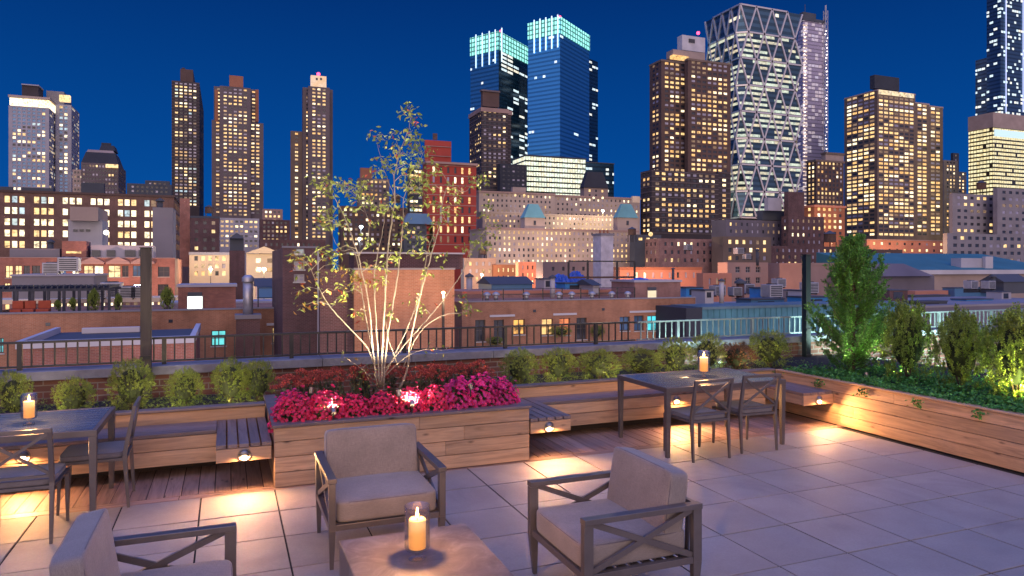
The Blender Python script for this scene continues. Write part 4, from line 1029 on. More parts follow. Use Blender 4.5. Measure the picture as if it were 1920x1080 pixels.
# ---- left mid ground
def m1pick(w):
    return rnd.choices([PALE, WARM, COOL, DIM], [.62, .2, .1, .08])[0]
t = bld('office_building', 'wide brown brick office building on the left with five rows of bright windows', 215, [(-60, 326, 357, 361)], 'bbrown', 20.6, 13.2, .74, .58, 'office', 478, framed=0, seed=50, pick=m1pick, skip=lambda i, j: i % 4 == 3, depth=.4, topm=1.5, cornice=('brown', 3, 2))
rbox(t, 'roof_structure', 40, 100, None, 352, 361, 225, 'slate'); rbox(t, 'roof_structure', 0, 24, None, 350, 361, 230, 'slate')
rbox(t, 'brick_pier', 337, 356, None, 372, 500, 214, 'bred')
t = bld('concrete_penthouse', 'two stacked grey concrete roof boxes in front of the wide brown office building', 150, [(128, 192, 203, 412, 0, 'lightgrey', 1)], 'lightgrey', 0, 9, .4, .4, 'dark', 500, seed=51)
rbox(t, 'upper_box', 131, 184, 202, 388, 414, 148.5, 'stone')
for x_ in (137, 149, 161): rbox(t, 'vent_slot', x_, x_ + 8, None, 430, 434, 149.8, DARKG)
beacon(t, 199, 436, 147, .9, glow_m('white_flood', (1, .9, .6), 6, False))
t = bld('lift_shaft', 'tall blank pale grey shaft rising beside the wide brown office building', 145, [(286, 324, 330, 389)], 'grey', 0, 9, .4, .4, 'dark', 500, seed=52); 
bld('brick_building', 'mauve block with floodlights right of the wide brown office building', 200, [(357, 411, 412, 406)], 'bdark', 16, 16, .4, .4, 'few', 480, seed=53, cornice=('slate', 3, .5))
lw = [(10, 498, 24, 521), (28, 498, 41, 521), (44, 498, 56, 522), (60, 498, 75, 522), (87, 498, 107, 516), (112, 498, 124, 518), (135, 498, 148, 518), (157, 498, 175, 518), (176.5, 498, 194, 518), (203, 498, 226, 520), (229, 498, 241, 519), (249, 498, 265, 518), (268, 498, 282, 518), (296, 500, 318, 519), (8, 531, 19, 546), (157, 533, 170, 556), (204, 533, 222, 556), (249, 533, 265, 556), (296, 533, 316, 556)]
t, rc, _ = nearwall('red brick loft building with pink pediments over its lit windows', -50, 328, 484, 'bred', lw, None, Y=112, name='loft_building', dep=18, cop='pink')
addwins(t, rc, [WARM, WARM, DARKG, DARKG, WARM, BLUEG, PALE, WARM, PALE, WARM, DARKG, BLUEG, DARKG, DARKG, WARM, BLUEG, DIM, BLUEG, DARKG], 112)
for xa in (152, 200, 246):
    X0, X1, _ = corners(xa, xa + 44, None, 111.7); z0 = gy(xa, 493, 111.7).z; h_ = .85
    MB().prism([(X0, 111.2), (X1, 111.2), (X1, 111.95), (X0, 111.95)], z0 - .15, z0 + .12).build('pediment', WM['pink'], t)
    mb = MB(); mb.face([(X0, 111.3, z0 + .125), (X1, 111.3, z0 + .125), ((X0 + X1) / 2, 111.3, z0 + h_)]); mb.face([(X0, 111.9, z0 + .125), ((X0 + X1) / 2, 111.9, z0 + h_), (X1, 111.9, z0 + .125)])
    mb.face([(X0, 111.3, z0 + .125), ((X0 + X1) / 2, 111.3, z0 + h_), ((X0 + X1) / 2, 111.9, z0 + h_), (X0, 111.9, z0 + .125)]); mb.face([((X0 + X1) / 2, 111.3, z0 + h_), (X1, 111.3, z0 + .125), (X1, 111.9, z0 + .125), ((X0 + X1) / 2, 111.9, z0 + h_)]); mb.build('pediment', WM['pink'], t)
rbox(t, 'roof_house', 116, 162, 170, 452, 484, 113, 'bred'); rbox(t, 'roof_storey', 170, 288, 292, 460, 484, 114, 'lightgrey'); rbox(t, 'roof_storey', 18, 112, None, 466, 484, 114, 'grey')
for xa, xb in ((172, 188), (200, 216), (234, 254), (260, 278)): rbox(t, 'roof_window', xa, xb, None, 469, 480, 113.8, DARKG)
rbox(t, 'lamp_strip', 124, 152, None, 471, 475, 112.9, WARM)
bld('brick_building', 'cream stucco building with glowing windows between the loft and the pyramid capped chimney', 130, [(355, 432, None, 474)], 'cream', 14, 13, .5, .6, 'res', 520, seed=55, cornice=('lightgrey', 4, 1))
t = bld('chimney_tower', 'dark brick chimney tower with a pyramid cap', 88, [(430, 459, 424, 470)], 'bdark', 0, 9, .4, .4, 'dark', 530, seed=56, cat='chimney')
rbox(t, 'louvred_top', 431, 457, 426, 447, 470, 88.5, 'slate'); frust(t, 'pyramid_cap', 429, 459, 423, 437, 447, 88, 'slate', .1, .1)
t = bld('gabled_building', 'cream building with a lit gable left of the tree', 100, [(462, 528, None, 476)], 'cream', 17, 21, .45, .5, 'resbright', 525, seed=57)
X0, X1, _ = corners(460, 530, None, 99.6); z0 = gy(495, 475, 99.6).z; z1 = gy(495, 462, 99.6).z
mb = MB(); mb.face([(X0, 99.6, z0), (X1, 99.6, z0), ((X0 + X1) / 2, 99.6, z1)]); mb.face([(X0, 99.6, z0), ((X0 + X1) / 2, 99.6, z1), ((X0 + X1) / 2, 112, z1), (X0, 112, z0)]); mb.face([((X0 + X1) / 2, 99.6, z1), (X1, 99.6, z0), (X1, 112, z0), ((X0 + X1) / 2, 112, z1)]); mb.build('gable', WM['cream'], t)
bld('brick_building', 'dark building with small lit windows under the brown tower left of the tree', 190, [(487, 610, None, 449)], 'bdark', 13, 10, .4, .45, 'resdim', 500, seed=58)
# near: building across the street
def skipA(i, j): return True
TE2 = lit('window_teal_bright', (.10, .72, .85), 1.0)
root, rc, _ = nearwall('brick building across the street on the left, carrying the pergola terrace', -40, 592, 584, 'borange', [(-6, 634, 7, 662), (396, 620, 424, 648), (510, 614, 540, 642), (555, 612, 580, 642)], None)
addwins(root, rc, [TE2, TE2, WARM, BLUEG]); lintel(root, 500, 590, 607); lintel(root, 362, 372, 623)
for q in ((90, 608), (320, 602), (250, 664), (448, 657)): wallvent(root, *q)
# lean-to brick annexe with skylight roof
t = empty('brick_annexe', (0, 0, 0), 0, 'low brick annexe with a pale edged flat roof behind the left railing', 'building')
a = gy(32, 640, 38); b_ = gy(364, 625, 38); zt = a.z
MB().box(a.x, 38, GZ, b_.x, 46, zt - .35).build('wall', WM['bred'], t)
mb = MB(); mb.box(a.x - .05, 37.92, zt - .346, b_.x + .05, 38.15, zt); mb.box(a.x - .05, 38.152, zt - .346, a.x + .2, 46, zt); mb.box(b_.x - .2, 38.152, zt - .346, b_.x + .05, 46, zt); mb.build('roof_edge', WM['white'], t)
MB().box(a.x + .22, 38.16, zt - .34, b_.x - .22, 46, zt - .30).build('roof', WM['slate'], t)
X0, X1, _ = corners(153, 262, None, 44.5); zq = gy(205, 614, 44.5).z; MB().box(X0, 44.5, zt - .29, X1, 44.8, zq).build('roof_light', WM['white'], t, bevel=.03)
# chimney with metal flue
t = empty('chimney', (0, 0, 0), 0, 'brick chimney with a pale metal flue rising behind the left railing', 'chimney')
a = gy(443, 600, 47); b_ = gy(487, 600, 47); c_ = gy(465, 597, 47)
MB().box(a.x, 46.5, GZ, b_.x, 48, c_.z).build('stack', WM['bdark'], t); MB().box(a.x - .08, 46.42, c_.z + .003, b_.x + .08, 48.08, c_.z + .25).build('cap', WM['grey'], t)
f0 = gy(465, 590, 47.2); mt = plain('flue_metal', (.42, .42, .46), .4, .5, .2, 3); MB().tube([(f0.x, 47.2, c_.z + .25), (f0.x, 47.2, gy(465, 528, 47.2).z)], .3, 14).build('flue', mt, t, smooth=True)
MB().lathe([(.36, 0), (.36, .25), (.2, .4), (0, .42)], 14, (f0.x, 47.2, gy(465, 528, 47.2).z)).build('flue_cap', mt, t, smooth=True)
# centre block behind the tree
root, rc, zt_ = nearwall('tall brown brick building glowing warm behind the tree trunks', 664, 852, 506, 'borange', [], None, Y=36, xs=None, dep=12)
X0, X1, Yb = corners(664, 852, None, 36)
rbox(root, 'upper_storey', 664, 868, None, 476, 505, 39, 'bdark'); rbox(root, 'parapet_cap', 660, 872, None, 473, 476, 38.8, 'lightgrey')
rbox(root, 'drainpipe', 829, 832, None, 548, 700, 35.8, dark_metal); rbox(root, 'shaded_side', 600, 663, None, 505, 720, 36.4, 'bdark')  # side wall slab: its shade is put into darker brick
t, rc, _ = nearwall('dark brick building with three pale windows left of the tree', 530, 596, 465, 'bdark', [(551, 466, 571, 476), (551, 490, 571, 505), (551, 514, 571, 528)], None, Y=42, xs=None, dep=10)
addwins(t, rc, [COOL, MAUVEG, MAUVEG], 42, frame_pale); rbox(t, 'white_pipe', 595, 598, None, 470, 700, 41.8, 'lightgrey')
# right brick building across the street
wp = [(891, 600, 910, 640), (926, 600, 945, 640), (963, 599, 984, 627), (1016, 598, 1037, 628), (1049, 597, 1069, 628), (1081, 596, 1100, 636), (1162, 594, 1181, 620), (1189, 592, 1207, 620), (1214, 592, 1233, 620), (1241, 590, 1259, 616)]
root, rc, _ = nearwall('long brick building across the street on the right with shopfront windows', 866, 1304, 563, 'borange', wp, None)
addwins(root, rc, [DARKG, DARKG, lit('window_orange', (1.0, .50, .12), 1.2), WARM2, lit('window_red_orange', (1.0, .28, .10), .8), DARKG, BLUEG, BLUEG, TE2, TEAL])
for q in ((918, 965, 592), (1037, 1081, 589), (1180, 1242, 584)): lintel(root, *q)
for q in ((1002, 583), (1131, 580)): wallvent(root, *q)
# bulkhead with lit door on that roof
def hut(label, xa, xb, yt, yb, Y, wall, cop, door=None, dm=None, dep=4, name='rooftop_hut'):
    t = empty(name, (0, 0, 0), 0, label, 'rooftop hut'); X0, X1, Yb = corners(xa, xb, None, Y); z1 = gy((xa + xb) / 2, yt, Y).z; z0 = gy((xa + xb) / 2, yb, Y).z - .8
    MB().box(X0, Y, z0, X1, Y + dep, z1).build('wall', WM[wall], t); MB().box(X0 - .1, Y - .1, z1 + .003, X1 + .1, Y + dep + .1, z1 + .18).build('coping', WM[cop], t)
    if door:
        p = gy(door[0], door[2], Y); q = gy(door[1], door[3], Y)
        MB().box(p.x, Y - .03, q.z, q.x, Y - .003, p.z).build('door', dm, t)
        mb = MB(); mb.box(p.x - .08, Y - .06, q.z, p.x - .002, Y - .004, p.z + .08); mb.box(q.x + .002, Y - .06, q.z, q.x + .08, Y - .004, p.z + .08); mb.build('door_frame', WM['stone'], t)
        MB().box(p.x, Y - .08, p.z + .01, q.x, Y - .004, p.z + .3).build('door_hood', WM['slate'], t)
    return t
hut('brown brick rooftop hut with a pale door on the right street building', 1190, 1276, 529, 562, 53, 'bmauve', 'lightgrey', (1214, 1230, 545, 561), lit('pale_door', (1, .86, .62), .9, .15))
hut('brick rooftop hut with a dazzling white lit doorway', 334, 442, 538, 583, 56, 'bred', 'lightgrey', (352, 379, 556, 583), glow_m('dazzling_door', (.85, 1.0, .9), 2.6, False))
hut('long blue grey plant room on the roof behind the pergola', 22, 176, 518, 543, 75, 'grey', 'lightgrey', name='plant_room', dep=8)
# roof decks seen just behind
bld('brick_building', 'low building with a pale parapet filling the gap behind the dazzling doorway', 66, [(300, 620, None, 566)], 'bmauve', 0, 9, .4, .4, 'dark', 600, seed=61, cornice=('lightgrey', 3, .4))
bld('brick_building', 'low building with a pale parapet behind the right street building', 64, [(866, 1240, None, 545)], 'bmauve', 0, 9, .4, .4, 'dark', 600, seed=62, cornice=('salmon', 4, .4))
bld('brick_building', 'flat violet roofed building behind the pergola terrace', 85, [(-40, 330, None, 562)], 'bmauve', 15, 16, .5, .6, 'office', 600, seed=63, cornice=('cream', 6, .4))
# corrugated blue-green wall on the right
t = empty('corrugated_building', (0, 0, 0), 0, 'corrugated blue green metal building beyond the right railing', 'building')
a = gy(1316, 570, 46); b_ = gy(1700, 570, 46); zt = gy(1400, 578, 46).z
mb = MB(); x = a.x; cm = plain('corrugated_teal', (.09, .26, .32), .45, .3, .3, .6)
while x < b_.x: mb.box(x, 46 - .05, GZ, x + .28, 46.1, zt); mb.box(x + .28, 46, GZ, x + .56, 46.1, zt - .01); x += .562
mb.build('wall', cm, t); MB().box(a.x - .1, 45.8, zt, b_.x, 50, zt + .2).build('roof', plain('tealgrey_roof', (.10, .17, .20), .6, 0, .3, .5), t); MB().box(a.x - 1.6, 45.8, GZ, a.x - .12, 50, zt + .15).build('end_wall', WM['night'], t)
t = bld('brick_building', 'flat teal grey roofed building beyond the right railing', 60, [(1430, 2050, None, 574)], 'purple', 0, 9, .4, .4, 'dark', 620, seed=64, cornice=('grey', 3, .4))
# white chimney tower, tarps, steel frame
t = empty('chimney', (0, 0, 0), 0, 'tall square white painted chimney among the rooftops right of centre', 'chimney')
X0, X1, Yb = corners(1127, 1150, 1112, 110); z1 = gy(1127, 441, 110).z
MB().box(X0, 110, GZ, X1, Yb, z1).build('stack', plain('white_paint_brick', (.55, .53, .60), .8, 0, .25, .8), t); MB().box(X0 - .15, 109.85, z1 + .003, X1 + .15, Yb + .15, z1 + .35).build('cap', WM['grey'], t)
mb = MB()
for i in range(4): a = X0 + .3 + i * .5; mb.tube([(a, 111, z1 + .35), (a, 111, z1 + .95)], .16, 8)
for i in range(3):
    MB().tube([(X0 + .35 + i * .75, 111, z1 + .35), (X0 + .35 + i * .75, 111, z1 + .95)], .18, 8).build('chimney_pot', WM['rust'], t)
t = empty('steel_frame', (0, 0, 0), 0, 'dark steel scaffold frame around the white chimney', 'frame'); Yf = 72
z1 = gy(1100, 491, Yf).z; z0 = gy(1100, 522, Yf).z; zb_ = gy(1100, 560, Yf).z
for px in (1066, 1102, 1157, 1190): X = gy(px, 500, Yf).x; MB().box(X - .09, Yf - .09, zb_, X + .09, Yf + .09, z1).build('post', dark_metal, t)
X0, X1, _ = corners(1066, 1190, None, Yf); MB().box(X0, Yf - .08, z1 + .002, X1, Yf + .08, z1 + .14).build('beam', dark_metal, t); MB().box(X0, Yf - .08, z0, X1, Yf + .08, z0 + .22).build('beam', WM['brown'], t)
tarpm = plain('blue_tarp', (.02, .10, .55), .45, 0, .4, 1.5, .5)
def tarp(label, xa, xb, yt, yb, Y, seed):
    X0, X1, _ = corners(xa, xb, None, Y); z0 = gy(xa, yb, Y).z; h = gy(xa, yt, Y).z - z0; r = random.Random(seed); mb = MB(); n = 14; D = (X1 - X0) * .8
    H = [[h * max(0, math.sin(math.pi * i / n)) ** .4 * max(0, math.sin(math.pi * j / n)) ** .4 * (.65 + .45 * r.random()) for j in range(n + 1)] for i in range(n + 1)]
    P = lambda i, j: (X0 + (X1 - X0) * i / n, Y + D * j / n, z0 + H[i][j])
    for i in range(n):
        for j in range(n): mb.face([P(i, j), P(i + 1, j), P(i + 1, j + 1), P(i, j + 1)])
    tag(mb.build('blue_tarp', tarpm), label, 'tarp', 'blue tarps on the roofs')
tarp('crumpled blue tarp on a roof, leftmost of three', 1040, 1075, 513, 540, 70, 1)
tarp('crumpled blue tarp on a roof in the middle, beside the white chimney', 1070, 1104, 508, 538, 74, 2)
tarp('low blue tarp strip on the roof hut right of the white chimney', 1192, 1226, 521, 529, 55, 3)
def shed(label, xa, xb, yt, yb, Y, col):
    t = empty('rooftop_shed', (0, 0, 0), 0, label, 'shed'); X0, X1, _ = corners(xa, xb, None, Y); z0 = gy(xa, yb, Y).z - .5; z1 = gy(xa, yt, Y).z; zm = z0 + (z1 - z0) * .6
    MB().box(X0, Y, z0, X1, Y + 4, zm).build('wall', WM[col], t)
    mb = MB(); mb.face([(X0 - .2, Y - .2, zm), (X1 + .2, Y - .2, zm), (X1 + .2, Y + 2, z1), (X0 - .2, Y + 2, z1)]); mb.face([(X1 + .2, Y + 4.2, zm), (X0 - .2, Y + 4.2, zm), (X0 - .2, Y + 2, z1), (X1 + .2, Y + 2, z1)]); mb.face([(X0 - .2, Y - .2, zm), (X0 - .2, Y + 2, z1), (X0 - .2, Y + 4.2, zm)]); mb.face([(X1 + .2, Y - .2, zm), (X1 + .2, Y + 4.2, zm), (X1 + .2, Y + 2, z1)]); mb.build('roof', WM['slate'], t)
shed('blue grey shed with a pitched roof behind the right street building', 922, 998, 519, 545, 66, 'blueg')
shed('small green roofed shed left of the tree', 482, 515, 522, 550, 70, 'blueg')
shed('small white gabled shed at the foot of the white chimney', 1112, 1124, 524, 542, 63, 'white')
shed('small dark shed at the right edge above the railing', 1882, 1930, 514, 545, 80, 'slate')
# street lamps: most are added to spread warm light between the roofs
# ---- small roof equipment
acm = plain('ac_metal', (.40, .40, .44), .5, .4, .2, 2)
def make_ac():
    t = empty('ac_unit', (0, 0, 0), 0, 'x', 'air conditioner', 'air conditioning units on the roofs')
    MB().box(-.55, -.45, .12, .55, .45, 1.05).build('case', acm, t, bevel=.03)
    mb = MB()
    for i in range(6): mb.box(-.45, -.47, .22 + i * .13, .45, -.452, .29 + i * .13)
    mb.build('grille', DARKG, t); MB().lathe([(.36, 1.055), (.36, 1.12), (.30, 1.12), (.30, 1.06)], 16).build('fan_guard', DARKG, t)
    for sx in (-.45, .38): MB().box(sx, -.4, 0, sx + .07, .4, .118).build('foot', dark_metal, t)
    return t
def make_vent():
    t = empty('roof_vent', (0, 0, 0), 0, 'x', 'vent', 'metal vents along the roof edges')
    MB().tube([(0, 0, 0), (0, 0, .45)], .16, 12).build('pipe', mt, t, smooth=True); MB().lathe([(.28, .40), (.28, .52), (.12, .66), (0, .68)], 14).build('cowl', acm, t, smooth=True)
    return t
ac = make_ac(); vt = make_vent(); first = {'a': True, 'v': True}
def put(kind, px, py, Y, label, s=1):
    p = gy(px, py, Y)
    if first[kind]: o = ac if kind == 'a' else vt; first[kind] = False; o.location = p; o['label'] = label
    else: o = spawn(ac if kind == 'a' else vt, p, 0, label)
    o.scale = (s * .8, s * .8, s * .72)
for i, (px, nm) in enumerate(((913, 'leftmost metal roof vent on the right street building'), (930, 'second metal roof vent from the left on the right street building'), (987, 'third metal roof vent from the left, on the right street building'), (1048, 'metal roof vent in the middle of the right street building roof'), (1072, 'metal roof vent just right of the middle on the right street building'), (1110, 'metal roof vent below the white chimney'), (1147, 'metal roof vent right below the steel frame'), (1177, 'rightmost metal roof vent, beside the brick rooftop hut'))):
    put('v', px, 563 - i * .4, 50.8, nm, 1.3)
for px, py, Y, nm, s in ((185, 561, 62, 'air conditioning unit right behind the pergola', 1.3), (240, 561, 62, 'air conditioning unit halfway between pergola and tall wooden post', 1.3), (262, 561, 62, 'air conditioning unit just left of the tall wooden post', 1.3), (210, 560, 64, 'larger air conditioning unit beside the pergola end', 1.7),
    (97, 516, 76, 'air conditioning unit on the long blue grey plant room', 1.5), (130, 512, 76, 'tall air conditioning unit on the plant room roof', 1.9), (1345, 556, 60, 'air conditioning unit above the corrugated wall, far left one', 1.5), (1378, 556, 60, 'air conditioning unit above the corrugated wall, second one', 1.3), (1400, 552, 66, 'air conditioning unit near the tall green post', 1.6),
    (1447, 560, 60, 'large air conditioning unit left of the tall green post', 2.0), (1460, 540, 72, 'air conditioning unit behind the tall green post', 1.6), (1517, 552, 62, 'air conditioning unit right of the tall green post', 1.8), (1385, 478, 150, 'air conditioning unit on the pink building roof', 2.4), (1400, 487, 150, 'low air conditioning unit on the pink building roof', 2.0), (1820, 543, 75, 'air conditioning unit above the red brick building on the right', 1.8), (1853, 543, 75, 'air conditioning unit far right above the railing', 1.8), (1290, 470, 228, 'air conditioning unit on the mauve brick building', 3)):
    put('a', px, py, Y, nm, s)
# pergola terrace
t = empty('pergola', (0, 0, 0), 0, 'long dark timber pergola on the roof terrace at the left', 'pergola'); Yp = 53; pm = plain('pergola_wood', (.05, .055, .075), .7, 0, .3, 1)
X0, X1, _ = corners(-30, 205, None, Yp); z1 = gy(100, 546, Yp).z; z0 = gy(100, 588, Yp).z - .3
n_ = 9
for i in range(n_):
    for yy in (Yp, Yp + 3.2): x = X0 + (X1 - X0) * i / (n_ - 1); MB().box(x - .08, yy - .08, z0, x + .08, yy + .08, z1).build('post', pm, t)
for yy in (Yp, Yp + 3.2): MB().box(X0 - .3, yy - .06, z1 + .002, X1 + .3, yy + .06, z1 + .18).build('beam', pm, t)
mb = MB(); x = X0 - .2
while x < X1 + .2: mb.box(x, Yp - .5, z1 + .184, x + .06, Yp + 3.7, z1 + .34); x += .32
mb.build('rafters', pm, t)
def lounge(px, label, col):
    p = gy(px, 588, 52.2); t = empty('patio_chair', (p.x, 52.2, z0 + .2), 0, label, 'chair', 'orange cushioned chairs under the pergola')
    MB().box(-.35, 0, .25, .35, .7, .45).build('seat', col, t, bevel=.04); MB().box(-.35, .62, .45, .35, .75, .95).build('backrest', col, t, bevel=.04)
    for a, b_ in ((-.32, .05), (.32, .05), (-.32, .65), (.32, .65)): MB().box(a - .02, b_ - .02, 0, a + .02, b_ + .02, .25).build('leg', dark_metal, t)
orange = plain('orange_cushion', (.38, .08, .04), .9, 0, .2, 4)
for px, nm in ((30, 'leftmost orange cushioned chair under the pergola'), (50, 'middle orange cushioned chair under the pergola'), (79, 'rightmost orange cushioned chair under the pergola')): lounge(px, nm, orange)
# thin roof guard rails on the street buildings
def guard(label, xa, xb, yt, yb, Y, n):
    t = empty('roof_railing', (0, 0, 0), 0, label, 'railing'); X0, X1, _ = corners(xa, xb, None, Y); z1 = gy((xa + xb) / 2, yt, Y).z; z0 = gy((xa + xb) / 2, yb, Y).z
    for i in range(n): x = X0 + (X1 - X0) * i / (n - 1); MB().box(x - .035, Y - .035, z0, x + .035, Y + .035, z1).build('post', dark_metal, t)
    for f in (1, .5): MB().box(X0, Y - .02, z0 + (z1 - z0) * f, X1, Y + .02, z0 + (z1 - z0) * f + .04).build('rail', dark_metal, t)
guard('thin dark guard rail on the right street building roof', 905, 1190, 541, 562, 50.9, 9)
guard('thin dark guard rail on the left street building roof', 484, 595, 540, 575, 51.5, 4)

# ---- street and roof lamps: some seen, the others added to brighten the facades
def flood(px, py, Y, pw, label, col=(1.0, .62, .32), s=.35, name='seen_or_added_lamp', cat='lamp', back=0):
    p = gy(px, py, Y); e = empty(name, p, 0, label, cat, 'lit lamps among the rooftops')
    MB().box(-.05, -.05, -6, .05, .05, -s).build('pole', dark_metal, e)
    MB().lathe([(0, -s), (s * .7, -s * .5), (s, 0), (s * .7, s * .5), (0, s * .6)], 12).build('lamp_globe', glow_m('lamp_%d' % int(col[2] * 100), col, 6, False), e)
    L = bpy.data.lights.new('lamp_light', 'POINT'); L.energy = pw; L.color = col; L.shadow_soft_size = s * 1.05
    lo = bpy.data.objects.new('lamp_light', L); COL.objects.link(lo); lo.parent = e; lo.location = (0, -s * 1.2, 0)
flood(1240, 540, 152, 26000, 'added orange street lamp lighting the salmon arched window block', (1.0, .50, .28))
flood(1000, 548, 163, 16000, 'added orange street lamp left of the blue tarps', (1.0, .50, .28))
flood(903, 515, 178, 14000, 'bright lamp on the glowing terrace right behind the tree', (1.0, .72, .40))
flood(1700, 486, 305, 60000, 'added orange lamp in front of the long glowing block under the lit tower', (1.0, .55, .26), .7)
flood(1560, 452, 405, 90000, 'added orange lamp beside the cornice building left of the large lit tower', (1.0, .55, .28), .8)
flood(1745, 575, 72, 2600, 'added lamp lighting the low red brick building above the right railing', (1.0, .45, .28), .25)
flood(495, 505, 94, 2000, 'added lamp in front of the cream gabled building', (1.0, .75, .42), .3)
flood(395, 505, 124, 2200, 'added lamp in front of the cream stucco building', (1.0, .75, .45), .3)
flood(230, 545, 104, 4500, 'added lamp below the pink pediments of the red loft building', (1.0, .52, .36), .3)
flood(677, 425, 200, 9000, 'upper white floodlight seen through the tree', (.75, .9, 1.0), .55)
flood(674, 448, 196, 9000, 'lower white floodlight seen through the tree', (.75, .9, 1.0), .5)
flood(1050, 500, 238, 20000, 'added lamp washing the front beige stone block from below', (1.0, .68, .48), .6)
flood(831, 549, 31.5, 1500, 'pole lamp in front of the tall brown brick building', (1.0, .60, .30), .075)
flood(1130, 395, 285, 30000, 'added roof garden lamp on the beige blocks', (1.0, .78, .5), .7)

# ---- more roof clutter right of centre
def roofbox(label, xa, xb, yt, yb, Y, col, name='roof_hatch', lid='slate', dep=2.2):
    t = empty(name, (0, 0, 0), 0, label, 'rooftop box'); X0, X1, _ = corners(xa, xb, None, Y); z1 = gy((xa + xb) / 2, yt, Y).z; z0 = gy((xa + xb) / 2, yb, Y).z - .6
    MB().box(X0, Y, z0, X1, Y + dep, z1).build('body', WM[col], t); MB().box(X0 - .08, Y - .08, z1 + .002, X1 + .08, Y + dep + .08, z1 + .12).build('lid', WM[lid], t)
    MB().box(X0 + (X1 - X0) * .2, Y - .03, z0 + (z1 - z0) * .55, X0 + (X1 - X0) * .7, Y - .002, z1 - .15).build('vent_panel', DARKG, t)
WM['bblue'] = plain('wall_bright_blue', (.04, .25, .60), .6, 0, .3, .6)
for a in (('bright blue roof box left of the tall green post', 1431, 1466, 541, 556, 62, 'bblue'), ('long blue roof box just right of the tall green post', 1508, 1556, 558, 585, 52, 'bblue'), ('low teal roof panel box below the bright blue box', 1408, 1470, 562, 576, 56, 'blueg'), ('blue roof box right of the low red brick building', 1812, 1862, 562, 584, 66, 'bblue'), ('dark roof box in front of the low red brick building', 1722, 1776, 566, 590, 62, 'slate'),
          ('pale roof box at the far right above the railing', 1878, 1896, 548, 566, 68, 'lightgrey'), ('small white roof box right of the tall green post', 1506, 1518, 546, 560, 58, 'white'), ('violet roof box behind the green post', 1468, 1500, 545, 566, 64, 'purple'), ('blue tank box on the roofs right of the brick rooftop hut', 1286, 1318, 540, 560, 70, 'bblue'), ('white roof box near the corrugated wall', 1322, 1338, 545, 562, 58, 'white'),
          ('blue long roof box far right behind the railing', 1790, 1870, 540, 552, 84, 'blueg'), ('slate roof box behind the conifer', 1668, 1702, 545, 570, 66, 'bdark'), ('grey roof box left of the blue tarps', 1020, 1036, 524, 544, 68, 'lightgrey'), ('blue roof box under the tarps', 1060, 1100, 532, 545, 66, 'bblue')):
    roofbox(*a)
def stack(label, px, yt, yb, Y, r, mat, name='roof_stack', cap=True):
    t = empty(name, (0, 0, 0), 0, label, 'stack'); p = gy(px, yb, Y); q = gy(px, yt, Y)
    MB().tube([(p.x, Y, p.z - .8), (p.x, Y, q.z)], r, 12).build('pipe', WM[mat], t, smooth=True)
    if cap: MB().lathe([(r * 1.5, 0), (r * 1.5, r * .5), (0, r * 1.4)], 12, (p.x, Y, q.z + .02)).build('cap', WM['slate'], t, smooth=True)
for a in (('white steel flue right of the brick rooftop hut', 1353, 528, 562, 58, .22, 'white'), ('dark bulbous chimney stack left of the tall green post', 1388, 532, 562, 60, .40, 'bdark'), ('thin pipe on the roofs below the dark slab', 1262, 505, 530, 90, .2, 'slate'), ('short white flue by the blue tarps', 1036, 522, 544, 62, .25, 'white'), ('thin flue on the pink building', 1420, 470, 492, 150, .4, 'slate'), ('pair of chimney pots at the right edge', 1862, 520, 545, 80, .35, 'slate'), ('grey flue above the pale parapet behind the tree', 880, 520, 545, 68, .3, 'lightgrey'), ('flue on the concrete shaft roof', 300, 378, 389, 148, .5, 'slate'), ('water pipe on the loft roof', 95, 455, 484, 116, .35, 'slate')):
    stack(*a)
def watertank(label, px, yt, yb, Y):
    t = empty('water_tank', (0, 0, 0), 0, label, 'water tank'); p = gy(px, yb, Y); q = gy(px, yt, Y); h = q.z - p.z; r = h * .32; c = (p.x, Y, p.z)
    MB().lathe([(0, h * .35), (r, h * .35), (r * .96, h * .8), (0, h * .8)], 16, c).build('barrel', plain('tank_wood', (.10, .06, .045), .9, 0, .3, 1), t, smooth=False)
    MB().lathe([(r * 1.12, h * .8), (0, h)], 16, c).build('conical_roof', WM['slate'], t)
    for sx in (-1, 1):
        for sy in (-1, 1): MB().box(p.x + sx * r * .7 - .12, Y + sy * r * .7 - .12, p.z - 1, p.x + sx * r * .7 + .12, Y + sy * r * .7 + .12, p.z + h * .35).build('leg', dark_metal, t)
for a in (('wooden water tank on the purple brick building', 1556, 432, 466, 244), ('wooden water tank on the mauve brick building', 1185, 425, 449, 238), ('wooden water tank on the mauve block right of the wide office building', 392, 384, 408, 205), ('wooden water tank behind the low brown building by the tree', 905, 462, 486, 195), ('wooden water tank on the far grey apartment slab', 1840, 338, 364, 345), ('wooden water tank behind the tree on the brown block', 742, 362, 390, 335)):
    watertank(*a)

